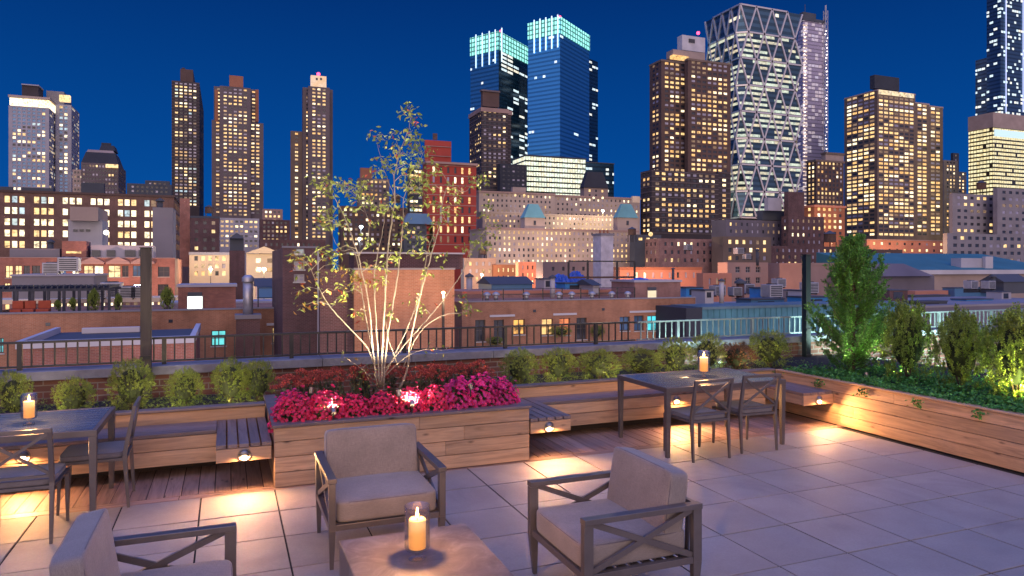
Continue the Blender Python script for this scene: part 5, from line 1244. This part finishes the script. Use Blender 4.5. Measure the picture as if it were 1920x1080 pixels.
# ================================================================ PLANTS
RNG = np.random.default_rng(5)
def unit(v): return v / (np.linalg.norm(v, axis=1, keepdims=True) + 1e-9)
def leafmesh(name, P, D, Nn, L, Wd, mat, fold=.25, mats=None, midx=None):
    """leaf blades at P, pointing D, lying in the plane of normal Nn: each a folded rhombus of two faces"""
    D = unit(D); S = unit(np.cross(D, Nn)); U = np.cross(S, D); n = len(P)
    L = np.broadcast_to(L, (n,))[:, None]; Wd = np.broadcast_to(Wd, (n,))[:, None]
    base = P; tip = P + D * L - U * L * .12; m = P + D * L * .48
    l = m - S * Wd / 2 + U * Wd * fold; r = m + S * Wd / 2 + U * Wd * fold
    V = np.stack([base, r, tip, l], 1).reshape(-1, 3)
    idx = np.arange(n) * 4
    F = np.stack([np.stack([idx, idx + 1, idx + 2], 1), np.stack([idx, idx + 2, idx + 3], 1)], 1).reshape(-1)
    me = bpy.data.meshes.new(name); me.vertices.add(len(V)); me.vertices.foreach_set('co', V.ravel())
    me.loops.add(len(F)); me.loops.foreach_set('vertex_index', F); nf = len(F) // 3
    me.polygons.add(nf); me.polygons.foreach_set('loop_start', np.arange(nf) * 3); me.polygons.foreach_set('loop_total', np.full(nf, 3))
    for mm in (mats or [mat]): me.materials.append(mm)
    if midx is not None: me.polygons.foreach_set('material_index', np.repeat(midx, 2))
    me.update(calc_edges=True); me.validate(); return me
def obj(name, me, parent=None, loc=None):
    o = bpy.data.objects.new(name, me); COL.objects.link(o)
    if parent: o.parent = parent
    if loc is not None: o.location = loc
    return o
def lumpdirs(n, rng): return unit(rng.normal(size=(n, 3)))
def bush_mesh(name, rng, tips, per, leafL, mat, upright=0., rx=.5, rz=.5, loose=.12, taper=0.):
    d = lumpdirs(tips, rng); d[:, 2] = np.abs(d[:, 2]) * np.where(rng.random(tips) < .72, 1, -1)
    rad = (1 - loose * 1.2 + loose * 2.0 * rng.random(tips) ** 1.5) * (1 + .10 * np.sin(d[:, 0] * 5 + rng.random() * 6) * np.cos(d[:, 1] * 4 + d[:, 2] * 3))
    inner = rng.random(tips) < .25; rad[inner] *= rng.uniform(.55, .9, inner.sum())
    T = d * rad[:, None] * np.array([rx, rx, rz]); 
    if taper: T[:, :2] *= (1 - taper * (T[:, 2:3] / rz * .5 + .5))
    P = []; D = []
    for i in range(tips):
        axis = unit((d[i] * (1 - upright) + np.array([0, 0, 1.0]) * (.25 + upright))[None])[0]
        L_ = rng.uniform(.05, .11)
        t = rng.random(per); base = T[i] - axis * L_ * (1 - t)[:, None]
        out = unit(rng.normal(size=(per, 3)) + axis * .7)
        P.append(base + out * .006); D.append(out)
    P = np.concatenate(P); D = np.concatenate(D)
    return leafmesh(name, P, D, unit(rng.normal(size=P.shape) + np.array([0, 0, .8])), rng.uniform(.7, 1.2, len(P)) * leafL, rng.uniform(.45, .6, len(P)) * leafL, mat)
box_green = leaf('boxwood_leaf', (.14, .185, .03), (.31, .37, .07))
yew_green = leaf('shrub_leaf', (.13, .19, .025), (.28, .36, .06))
brown_leaf = leaf('brown_leaf', (.12, .045, .02), (.20, .09, .04))
con_green = leaf('conifer_leaf', (.07, .20, .03), (.15, .34, .06), .3)
tree_leaf = leaf('tree_leaf', (.22, .28, .05), (.42, .47, .10), .45)
gc_leaf = leaf('ground_leaf', (.05, .19, .03), (.12, .34, .06), .3)
twig = plain('twig_bark', (.10, .065, .045), .85, 0, .4, 20)
bark = plain('pale_bark', (.33, .26, .19), .75, 0, .3, 14, .6)
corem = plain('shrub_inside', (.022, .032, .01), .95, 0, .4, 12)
def bush_proto(seed, mat, tips=560, per=22, leafL=.025, **k):
    k.setdefault('loose', .065)
    rng = np.random.default_rng(seed); e = empty('boxwood_bush', (0, 0, 0))
    obj('foliage', bush_mesh('foliage', rng, tips, per, leafL, mat, **k), e)
    mb = MB(); rx = k.get('rx', .5); rz = k.get('rz', .5)
    for i in range(9):
        a = i * 2.4; p = [(0, 0, -rz * .98), (math.cos(a) * rx * .25, math.sin(a) * rx * .25, -rz * .3), (math.cos(a) * rx * .6, math.sin(a) * rx * .6, rz * rng.uniform(.1, .6))]
        mb.tube(p, [.012, .008, .003], 5)
    mb.build('stem', twig, e); mb = MB()
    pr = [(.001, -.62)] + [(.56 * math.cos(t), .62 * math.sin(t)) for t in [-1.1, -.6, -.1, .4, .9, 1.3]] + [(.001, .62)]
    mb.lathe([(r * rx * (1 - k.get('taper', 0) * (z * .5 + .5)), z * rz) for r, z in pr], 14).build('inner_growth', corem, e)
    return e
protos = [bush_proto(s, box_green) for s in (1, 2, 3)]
used = [False] * 3
G_B = 'round boxwood bushes in the back planters'
def bush(px, yt, w, label, v, Y=8.78, mat=None, z0=.45):
    p = gy(px, yt, Y); hw = (gy(px + w / 2, 700, Y) - gy(px - w / 2, 700, Y)).to_2d().length; h = p.z - z0
    if not used[v]: o = protos[v]; used[v] = True; o['label'] = label
    else: o = spawn(protos[v], (0, 0, 0), 0, label)
    o['category'] = 'bush'; o['group'] = G_B; o.location = (p.x, Y, z0 + h / 2 - .01); o.rotation_euler = (0, 0, px * 1.3); o.scale = (hw * .93, hw * .93, h * .99)
    if mat:
        for c in o.children:
            if c.name.startswith('foliage'): c.data = c.data.copy(); c.data.materials[0] = mat
    return o
for i, (px, yt, w, lab) in enumerate((
    (24, 692, 84, 'round boxwood behind the left table candle at the left edge'), (140, 704, 88, 'low round boxwood second from the left edge'), (245, 670, 98, 'tall round bright boxwood in front of the wooden post'),
    (347, 688, 82, 'round boxwood right of the tall wooden post'), (432, 668, 84, 'large boxwood left of the flower planter, left half of the joined pair'), (484, 672, 74, 'boxwood touching the flower planter on its left side'),
    (975, 652, 74, 'round boxwood directly right of the pink flowers'), (1048, 650, 70, 'second round boxwood right of the pink flowers'), (1123, 653, 80, 'third boxwood right of the flowers, by the table corner'),
    (1203, 650, 74, 'boxwood behind the left half of the right table'), (1266, 630, 62, 'taller olive boxwood left of the right table candle'), (1326, 622, 62, 'boxwood directly behind the right table candle'),
    (1380, 640, 64, 'brown leaved bush behind the right end of the right table'), (1443, 616, 68, 'round green boxwood left of the green metal post'))):
    bush(px, yt, w, lab, i % 3, mat=brown_leaf if px == 1380 else None)
# upright shrubs in the right planter
sp = bush_proto(9, yew_green, tips=560, per=24, leafL=.032, upright=.75, rx=.5, rz=.5, loose=.15, taper=.22)
sp.name = 'upright_shrub'
sp['category'] = 'shrub'; sp['group'] = 'upright shrubs in the right planter'
for i, (x, y, w, h, lab) in enumerate(((8.42, 6.86,   .74, 1.12, 'upright shrub right beside the conifer'), (8.36, 6.08,   .68, 1.04, 'upright shrub in the middle of the right planter row'), (8.30, 5.36,   .84, 1.10, 'bright yellow green upright shrub at the right edge above the planter light'))):
    o = sp if i == 0 else spawn(sp, (0, 0, 0), 0, lab); o['label'] = lab
    o.location = (x, y, .49 + h / 2); o.scale = (w, w, h); o.rotation_euler = (0, 0, i * 2.1)
# conifer
def conifer(loc, H):
    r = empty('conifer_tree', loc, 0, 'bushy green conifer with a pointed irregular top by the right railing', 'tree'); rng = np.random.default_rng(21)
    MB().tube([(0, 0, 0), (.02, 0, H * .5), (-.01, .01, H * .97)], [.032, .02, .004], 8).build('trunk', twig, r)
    bm_ = MB(); P = []; D = []; NN = []
    for k in range(270):
        f = rng.random() ** .85; z = .03 + f * H * .93; az = rng.random() * 6.283
        reach = (.60 * (1 - f) ** .75 + .10) * rng.uniform(.55, 1.12)
        if f > .8: reach *= .75
        el = .75 + .45 * f
        dirh = np.array([math.cos(az), math.sin(az), 0])
        pts = []
        for t in np.linspace(0, 1, 7):
            pts.append(np.array([0, 0, z]) + dirh * reach * (t * .95) + np.array([0, 0, reach * (.25 * t + .75 * t * t) * el]))
        bm_.tube(pts, [.007 * (1 - .8 * t) for t in np.linspace(0, 1, 7)], 4, caps=False)
        pts = np.array(pts)
        for s in range(int(10 + reach * 42)):
            t = rng.uniform(.12, 1.0); i = min(5, int(t * 6)); c = pts[i] + (pts[i + 1] - pts[i]) * (t * 6 - i); ax = unit((pts[i + 1] - pts[i])[None])[0]
            side = unit(np.cross(ax, rng.normal(size=3))[None])[0]; sd = unit((ax * .9 + side * .8 + np.array([0, 0, .25]))[None])[0]
            sl = rng.uniform(.045, .10) * (1 - .3 * t); m = 11
            tt = rng.random(m); pb = c + sd * sl * tt[:, None]; o_ = unit(sd * .9 + rng.normal(size=(m, 3)) * .55)
            P.append(pb); D.append(o_)
    P = np.concatenate(P); D = np.concatenate(D)
    bm_.build('branches', twig, r)
    obj('foliage', leafmesh('foliage', P, D, unit(RNG.normal(size=P.shape)), RNG.uniform(.026, .045, len(P)), RNG.uniform(.010, .016, len(P)), con_green), r)
conifer((8.25, 7.60, .48), 2.02)
# ground cover
def groundcover(name, label, n, fx, mat, L, kind='stuff'):
    P = fx(n); N_ = unit(RNG.normal(size=P.shape) * .5 + np.array([0, 0, 1.0])); D = unit(RNG.normal(size=P.shape) * np.array([1, 1, .35]))
    tag(obj(name, leafmesh(name, P, D, N_, RNG.uniform(.6, 1.2, n) * L, RNG.uniform(.6, .9, n) * L, mat)), label, 'ground cover', kind=kind)
def gc1(n):
    x = 7.36 + RNG.random(n) ** 1.3 * 1.9; y = RNG.uniform(2.6, 8.0, n); h = .07 + .07 * np.sin(x * 7 + y * 3) * np.sin(y * 5.3 - x) + .05 * np.sin(y * 17 + x * 9)
    z = .51 + np.abs(h) * RNG.random(n) + .02; e = x < 7.46; z[e] = .56 + RNG.random(e.sum()) * .06
    drop = RNG.random(n) < .015; x[drop] = 7.31 - RNG.random(drop.sum()) * .03; z[drop] = .55 - RNG.random(drop.sum()) * .10; y[drop] = np.round(y[drop] / .73) * .73 + RNG.normal(size=drop.sum()) * .05
    return np.stack([x, y, z], 1)
groundcover('ground_cover', 'leafy green ground cover spilling along the top of the right planter', 15000, gc1, gc_leaf, .042)
def gc2(n):
    x = np.where(RNG.random(n) < .45, RNG.uniform(-4, .3, n), RNG.uniform(3.1, 8.6, n)); y = RNG.uniform(8.25, 9.5, n)
    return np.stack([x, y, .48 + RNG.random(n) * .09 * (.5 + .5 * np.sin(x * 9))], 1)
groundcover('ground_cover', 'dark low leaves between the boxwood bushes of the back planters', 6000, gc2, box_green, .03)
# ---- flowers
def flower_proto(name, seed, mat, nfl, R_, H_, fl=.023):
    rng = np.random.default_rng(seed); e = empty(name, (0, 0, 0))
    d = lumpdirs(nfl, rng); d[:, 2] = np.abs(d[:, 2]); c = d * np.array([R_, R_ * .85, H_]) * (1 + .10 * rng.normal(size=(nfl, 1)) + .10 * np.sin(d[:, :1] * 9) * np.cos(d[:, 1:2] * 8))
    nd = unit(d + rng.normal(size=d.shape) * .35 + np.array([0, -.3, .2])); P = []; D = []; NN = []
    a = unit(np.cross(nd, rng.normal(size=nd.shape))); b_ = np.cross(nd, a)
    for k in range(6):
        t = 2 * math.pi * k / 6; dd = a * math.cos(t) + b_ * math.sin(t) + nd * .35; P.append(c); D.append(dd); NN.append(nd)
    P = np.concatenate(P); D = np.concatenate(D); NN = np.concatenate(NN)
    obj('petals', leafmesh('petals', P, D, NN, fl * RNG.uniform(.8, 1.25, len(P)), fl * .85, mat), e)
    m = nfl * 4; d = lumpdirs(m, rng); d[:, 2] = np.abs(d[:, 2]); c = d * np.array([R_, R_ * .85, H_]) * rng.uniform(.6, .97, (m, 1))
    obj('leaves', leafmesh('leaves', c, unit(d + rng.normal(size=d.shape)), unit(rng.normal(size=d.shape)), .03, .012, leaf('flower_green', (.02, .06, .02), (.05, .12, .04))), e)
    return e
red_p = leaf('crimson_petal', (.90, .012, .08), (.98, .05, .16), .3, .6); mag_p = leaf('magenta_petal', (.90, .015, .16), (.98, .06, .30), .3, .6)  # redder petals partly carry the warm light tint in their colour
pA = flower_proto('flower_clump', 3, red_p, 520, .23, .33); pB = flower_proto('flower_clump', 4, mag_p, 520, .23, .33)
uA = uB = False
FL = ((.62, 7.16, 1.0, 'A', 'red pink flower clump at the left corner of the centre planter'), (.60, 7.42, .9, 'B', 'magenta flower clump behind the left corner of the centre planter'), (.90, 7.13, .95, 'A', 'crimson flower clump second from the left along the planter front'), (1.18, 7.14, .85, 'A', 'crimson flower clump third from the left along the planter front'),
      (1.46, 7.14, .84, 'A', 'crimson flower clump below the left tree stems'), (1.75, 7.15, .88, 'A', 'orange lit red flower clump right of the tree stems'), (2.02, 7.16, .95, 'A', 'red flower clump right of the planter centre'), (2.28, 7.18, 1.05, 'B', 'magenta flower clump third from the right end'), (2.54, 7.20, 1.1, 'B', 'magenta flower clump second from the right end'), (2.76, 7.20, 1.0, 'B', 'magenta flower clump at the right end of the centre planter'), (.95, 7.36, .85, 'A', 'crimson flower clump in the second row on the left'), (2.35, 7.42, .95, 'B', 'magenta flower clump in the second row on the right'), (2.68, 7.44, .9, 'B', 'magenta flower clump in the second row at the right end'))
for i, (x, y, s, k, lab) in enumerate(FL):
    if k == 'A': o = pA if not uA else spawn(pA, (0, 0, 0), 0, lab); uA = True
    else: o = pB if not uB else spawn(pB, (0, 0, 0), 0, lab); uB = True
    o['label'] = lab; o['category'] = 'flowers'; o['group'] = 'pink and red flower clumps in the centre planter'
    o.location = (x, y, .47 + .01 * (i % 3)); o.scale = (s * .92, s * .8, s * 1.0); o.rotation_euler = (0, 0, [0, .2, -.2, .3][i % 4])
sed_m = leaf('sedum_head', (.26, .04, .035), (.50, .10, .07), .15, .8); sed_g = leaf('sedum_leaf', (.05, .07, .035), (.10, .13, .06))
def sedum_proto(seed):
    rng = np.random.default_rng(seed); e = empty('sedum_plant', (0, 0, 0)); mb = MB(); P = []; D = []; LP = []; LD = []
    for i in range(17):
        a = rng.random() * 6.283; r = math.sqrt(rng.random()) * .17; top = np.array([math.cos(a) * r, math.sin(a) * r, .34 + rng.uniform(-.06, .05) - r * .3]); b_ = top * np.array([.35, .35, 0])
        mb.tube([b_, (b_ + top) / 2 + rng.normal(size=3) * .01, top], [.005, .004, .003], 5)
        m = 60; rr = np.sqrt(rng.random(m)) * .048; aa = rng.random(m) * 6.283; q = np.stack([np.cos(aa) * rr, np.sin(aa) * rr, .018 - rr * rr * 8 + rng.normal(size=m) * .004], 1) + top
        P.append(q); D.append(unit(rng.normal(size=(m, 3)) + np.array([0, 0, 1.2])))
        m = 10; t = rng.uniform(.15, .9, m)[:, None]; LP.append(b_ + (top - b_) * t); LD.append(unit(rng.normal(size=(m, 3)) + np.array([0, 0, .3])))
    mb.build('stem', plain('sedum_stem', (.12, .10, .05), .8), e)
    P = np.concatenate(P); D = np.concatenate(D); obj('flower_heads', leafmesh('flower_heads', P, D, unit(rng.normal(size=P.shape)), .016, .012, sed_m), e)
    LP = np.concatenate(LP); LD = np.concatenate(LD); obj('leaves', leafmesh('leaves', LP, LD, unit(rng.normal(size=LP.shape)), .05, .024, sed_g), e)
    return e
sa = sedum_proto(1); sb = sedum_proto(2); us = [False, False]
for i, (px, py, lab) in enumerate(((545, 698, 'dusky red sedum at the far left of the planter back row'), (580, 690, 'dusky red sedum second from left in the back row'), (618, 686, 'dusky red sedum third from left in the back row'), (656, 684, 'dusky red sedum left of the tree base'), (690, 690, 'dusky red sedum touching the tree base on the left'), (745, 688, 'dusky red sedum touching the tree base on the right'),
        (785, 682, 'dusky red sedum right of the tree base'), (822, 680, 'dusky red sedum fourth from the right in the back row'), (856, 678, 'dusky red sedum third from the right in the back row'), (882, 676, 'dusky red sedum second from the right in the back row'), (904, 682, 'dusky red sedum at the far right of the planter back row'))):
    Y = 7.72 + .14 * (i % 3); p = gy(px, py, Y); k = i % 2; pr = (sa, sb)[k]
    o = pr if not us[k] else spawn(pr, (0, 0, 0), 0, lab); us[k] = True
    s = (p.z - .49) / .37; o['label'] = lab; o['category'] = 'plant'; o['group'] = 'dusky red sedums in the centre planter'; o.location = (p.x, Y, .49); o.scale = (.95, .95, s); o.rotation_euler = (0, 0, i * 1.1)
# ---- the slender tree
tr = empty('slender_tree', (1.55, 7.55, .49), 0, 'slender multi stemmed tree with pale trunks and sparse yellow green leaves in the centre planter', 'tree'); T0 = Vector((1.55, 7.55, .49))
STEMS = [  # survey points, lean toward/away from the viewer at the tip, base radius
 ([(711, 722), (708, 650), (704, 590), (702, 520), (707, 480), (716, 440), (722, 400)], .15, .014),
 ([(706, 722), (698, 640), (694, 590), (686, 540), (672, 480), (655, 430), (640, 395), (620, 358)], -.25, .013),
 ([(715, 722), (718, 640), (722, 560), (726, 490), (733, 420), (741, 370), (739, 330), (752, 280), (766, 240), (771, 210)], .0, .016),
 ([(719, 722), (726, 640), (735, 580), (747, 510), (752, 460), (756, 410), (757, 372), (775, 330), (792, 290)], .25, .014),
 ([(750, 728), (764, 690), (770, 640), (782, 580), (797, 520), (812, 465), (824, 425), (832, 370), (842, 345)], -.2, .015),
 ([(722, 700), (745, 655), (766, 610), (788, 545), (800, 480), (812, 440), (820, 415)], .35, .011),
 ([(709, 710), (690, 655), (662, 622), (632, 590), (612, 565), (596, 535), (580, 498), (562, 482)], .1, .011),
 ([(724, 690), (760, 645), (800, 600), (832, 560), (866, 512), (886, 470), (908, 432), (918, 400)], .2, .011),
 ([(704, 680), (690, 620), (682, 570), (676, 530), (664, 470), (640, 470), (622, 440)], .3, .010),
 ([(700, 712), (676, 690), (655, 676), (640, 664)], -.15, .006), ([(722, 705), (762, 668), (800, 655), (838, 658)], -.2, .007),
 ([(756, 690), (786, 625), (828, 592), (868, 586), (885, 578)], -.1, .008), ([(748, 690), (730, 640), (722, 600)], .0, .008),
 ([(672, 480), (690, 450), (690, 410), (672, 372)], -.1, .006), ([(655, 430), (632, 420), (604, 405)], -.3, .005), ([(741, 370), (728, 340), (716, 306), (706, 262)], .1, .006), ([(739, 350), (770, 352), (800, 350)], .1, .005), ([(752, 300), (742, 262), (728, 262)], .0, .004), ([(866, 512), (892, 450), (918, 440), (936, 430)], .25, .005), ([(842, 345), (870, 360), (893, 340), (908, 335)], .1, .005)]
pts_all = []
for k, (pp, off, r0) in enumerate(STEMS):
    n = len(pp); base_off = 0 if k < 13 else off * .5
    path = []
    for i, (x, y) in enumerate(pp):
        t = i / (n - 1); Y = 7.55 + (base_off + (off - base_off) * t if k >= 13 else off * t); path.append(gy(x, y, Y) - T0)
    sm = []
    for i in range(n - 1):
        p0, p1, p2, p3 = path[max(i - 1, 0)], path[i], path[i + 1], path[min(i + 2, n - 1)]
        for j in range(4):
            t = j / 4; sm.append(.5 * ((2 * p1) + (-p0 + p2) * t + (2 * p0 - 5 * p1 + 4 * p2 - p3) * t * t + (-p0 + 3 * p1 - 3 * p2 + p3) * t ** 3) + Vector((rnd.gauss(0, .003), rnd.gauss(0, .003), 0)))
    sm.append(path[-1]); m = len(sm)
    MB().tube(sm, [r0 * .80 * (1 - .78 * i / (m - 1)) for i in range(m)], 7).build('stem', bark, tr, smooth=True)
    pts_all += [(p, r0 * (1 - .78 * i / (m - 1))) for i, p in enumerate(sm) if i > m * .25]
CL = [(765,202),(775,222),(780,235),(760,212),(704,255),(721,263),(742,252),(771,247),(782,260),(749,277),(738,288),(782,280),(802,285),(799,300),(715,302),(727,316),(752,313),(704,324),(777,302),(790,319),(818,319),(593,341),(610,335),(627,349),(649,344),(677,347),(668,369),(690,380),(771,344),(782,358),(754,352),(796,347),(793,360),(843,349),(888,344),(904,335),(895,330),(615,399),(632,391),(621,416),(596,408),(629,424),(610,424),(713,385),(724,391),(827,391),(815,419),(838,416),(760,424),(752,438),(902,402),(915,385),(935,430),(915,438),(904,447),(915,463),(793,447),(690,455),(627,469),
 (620,482),(635,480),(627,495),(640,505),(555,480),(585,485),(595,525),(655,535),(627,545),(652,547),(687,530),(665,515),(692,497),(715,500),(715,527),(730,492),(742,475),(800,512),(782,475),(830,480),(560,547),(570,572),(587,572),(777,562),(792,585),(732,587),(672,590),(872,585),(882,580),(865,562),(807,655),(817,660),(837,657),(645,665),(705,690),(690,710),(700,700),(650,360),(660,395),(735,372),(765,330),(762,290),(785,340),(808,355),(740,402),(850,395),(640,415),(600,470),(850,370),(640,560),(680,350),(600,355),(870,470),(890,455),(565,500),(700,420),(770,380),(805,385),(775,262),(770,275),(780,310),(800,330),(640,345),(662,352),(616,360)]
P = []; D = []; mi = []; tw = MB(); ntw = 0; rng = np.random.default_rng(8)
for (x, y) in CL:
    Y = 7.55 + rng.uniform(-.28, .32); c = gy(x, y, Y) - T0
    q, rq = min(pts_all, key=lambda a: (a[0] - c).length + max(0, a[0].z - c.z) * .8)
    mid = (q + c) / 2 + Vector((0, 0, .04)); e_ = c + (c - q).normalized() * .05
    ntw += 1; tb_ = MB() if ntw <= 100 else tw
    tb_.tube([q, mid, c, e_], [min(rq * .7, .0045), .0028, .0018, .001], 5, caps=False)
    if ntw <= 100: tb_.build('twig', bark, tr)
    m = 14 if y < 600 else 5
    for j in range(m):
        t = rng.random(); bpt = np.array(mid.lerp(e_, t) if rng.random() < .5 else c) + rng.normal(size=3) * np.array([.045, .06, .04])
        P.append(bpt); D.append(rng.normal(size=3) * np.array([1, 1, .6]) + np.array([0, 0, -.55])); mi.append(1 if (rng.random() < .07) else (2 if x < 700 and y > 470 and rng.random() < .4 else 0))
tw.build('twig', bark, tr)['kind'] = 'stuff'
P = np.array(P); D = np.array(D)
obj('foliage', leafmesh('foliage', P, D, unit(rng.normal(size=P.shape) + np.array([0, 0, .8])), rng.uniform(.042, .078, len(P)), rng.uniform(.020, .033, len(P)), tree_leaf, .18, [tree_leaf, leaf('red_leaf', (.35, .05, .02), (.5, .10, .04)), leaf('amber_leaf', (.30, .17, .03), (.45, .26, .05))], np.array(mi)), tr)
# ---- planter uplights
def uplight(loc, label, col, pw, aim, size=70, soft=.02, st=20):
    e = empty('garden_light', loc, 0, label, 'light', 'small garden spotlights in the planters')
    MB().tube([(0, 0, -.06), (0, 0, .03)], .007, 8).build('stake', dark_metal, e)
    d = Vector(aim).normalized(); c = Vector((0, 0, .045))
    MB().tube([c - d * .03, c + d * .03], [.022, .028], 14, caps=False).build('housing', steel, e, smooth=True)
    MB().tube([c + d * .018, c + d * .022], .022, 12).build('lamp', glow_m('spot_lamp_%s' % int(col[2] * 100), col, st), e)
    L = bpy.data.lights.new('garden_beam', 'SPOT'); L.energy = pw; L.color = col; L.spot_size = R(size); L.spot_blend = .6; L.shadow_soft_size = soft
    lo = bpy.data.objects.new('garden_beam', L); COL.objects.link(lo); lo.parent = e; lo.location = c + d * .035; lo.rotation_euler = (-d).to_track_quat('Z', 'Y').to_euler()
uplight((1.60, 7.04, .74), 'small warm spotlight at the foot of the tree among the flowers', (1.0, .88, .62), 200, (-.02, .45, 1), 85, st=5)
uplight((1.72, 6.985, .64), 'small warm spotlight at the planter front edge lighting the flowers right of the stems', (1.0, .76, .48), 80, (.1, .8, .55), 150, st=7)
uplight((.95, 6.985, .62), 'small warm spotlight at the planter front edge on the left', (1.0, .80, .52), 70, (-.1, .8, .55), 150, st=7)
uplight((7.98, 5.02, .56), 'glowing yellow green spotlight in the ground cover at the right edge', (.95, 1.0, .30), 60, (.45, .5, .75), 120, st=40)
uplight((8.75, 7.15, .56), 'yellow green spotlight hidden behind the conifer base', (.90, 1.0, .35), 40, (.25, .9, .45), 130)
uplight((10.1, 8.5, .56), 'added cool green spotlight beyond the conifer lighting the railing', (.62, 1.0, .85), 260, (.45, .8, .55), 150)  # cool green spots by the railing are added to brighten it
uplight((9.2, 6.3, .56), 'added cool green spotlight behind the upright shrubs', (.55, 1.0, .45), 60, (-.5, .0, .8), 130)  # added to brighten the shrubs from behind
uplight((12.2, 8.5, .56), 'added cool green spotlight at the far right lighting the railing', (.62, 1.0, .85), 260, (.35, .8, .55), 150)
uplight((7.0, 8.95, .56), 'added cool green spotlight behind the right table bushes lighting the railing', (.62, 1.0, .92), 60, (.4, .8, .5), 150)
for i, (x, nm) in enumerate(((-1.75, 'added warm spotlight between the two leftmost boxwoods'), (-.66, 'added warm spotlight between the boxwoods near the wooden post'), (.05, 'added warm spotlight in front of the joined boxwood pair'), (3.9, 'added warm spotlight between the first two boxwoods right of the flowers'), (4.75, 'added warm spotlight before the boxwood by the table corner'), (5.9, 'added warm spotlight before the boxwoods behind the right table'), (7.2, 'added warm spotlight by the brown leaved bush'))):
    uplight((x, 8.27, .47), nm, (1.0, .84, .50), 11, (.15, .8, .75), 150)  # spots added behind the rim to brighten the dark bushes
# evergreens on the far roof terrace
for i, (px, yb, w, h, Y, nm) in enumerate(((176, 588, 26, 40, 52.5, 'dark potted evergreen beside the pergola end'), (314, 586, 30, 42, 54, 'dark evergreen on the far terrace just right of the wooden post'), (136, 586, 18, 22, 52.4, 'small potted shrub under the pergola'), (108, 586, 16, 18, 52.4, 'smallest potted shrub under the pergola'), (222, 586, 18, 30, 53, 'thin potted evergreen between pergola and wooden post'))):
    p = gy(px, yb, Y); q = gy(px + w, yb - h, Y); hw = (q.x - p.x); hh = q.z - p.z
    o = spawn(sp, (p.x, Y, p.z + hh / 2 + .2), i, nm); o['category'] = 'shrub'; o['group'] = 'evergreens on the far roof terrace'; o.scale = (hw, hw, hh * 1.05); o.name = 'potted_evergreen'
    mb = MB(); mb.lathe([(0, -.5), (.18, -.5), (.24, -.62 + .2), (.24, -.38), (0, -.38)], 12); mb.build('pot', plain('pot_clay', (.10, .08, .08), .8), o)
for i, (px, yb, w, h, Y, nm) in enumerate(((1050, 622, 46, 16, 49, 'hedge strip below the middle windows across the street'), (1120, 622, 60, 20, 49, 'longer hedge strip below the teal windows across the street'), (930, 640, 40, 14, 49, 'hedge strip left below the shop windows across the street'))):
    p = gy(px, yb, Y); q = gy(px + w, yb - h, Y); o = spawn(protos[0], (p.x, Y, p.z), i, nm); o['category'] = 'hedge'; o['group'] = 'hedges across the street'; o.name = 'hedge'; o.scale = ((q.x - p.x), 1.2, (q.z - p.z) * 1.4)
uplight((2.35, 7.03, .76), 'added warm spotlight in the magenta flowers aimed up into the crown', (1.0, .94, .66), 130, (-.34, .32, 1), 50, st=4)  # added to brighten the tree crown
uplight((.78, 7.30, .78), 'added warm spotlight in the red flowers aimed up into the left of the crown', (1.0, .94, .66), 90, (.12, .16, 1), 56, st=4)  # second spot added for a brighter crown
uplight((7.86, 7.02, .57), 'added yellow green spotlight in the ground cover before the conifer', (.85, 1.0, .55), 26, (.22, .42, 1), 110, st=8)  # extra spot added to brighten the conifer
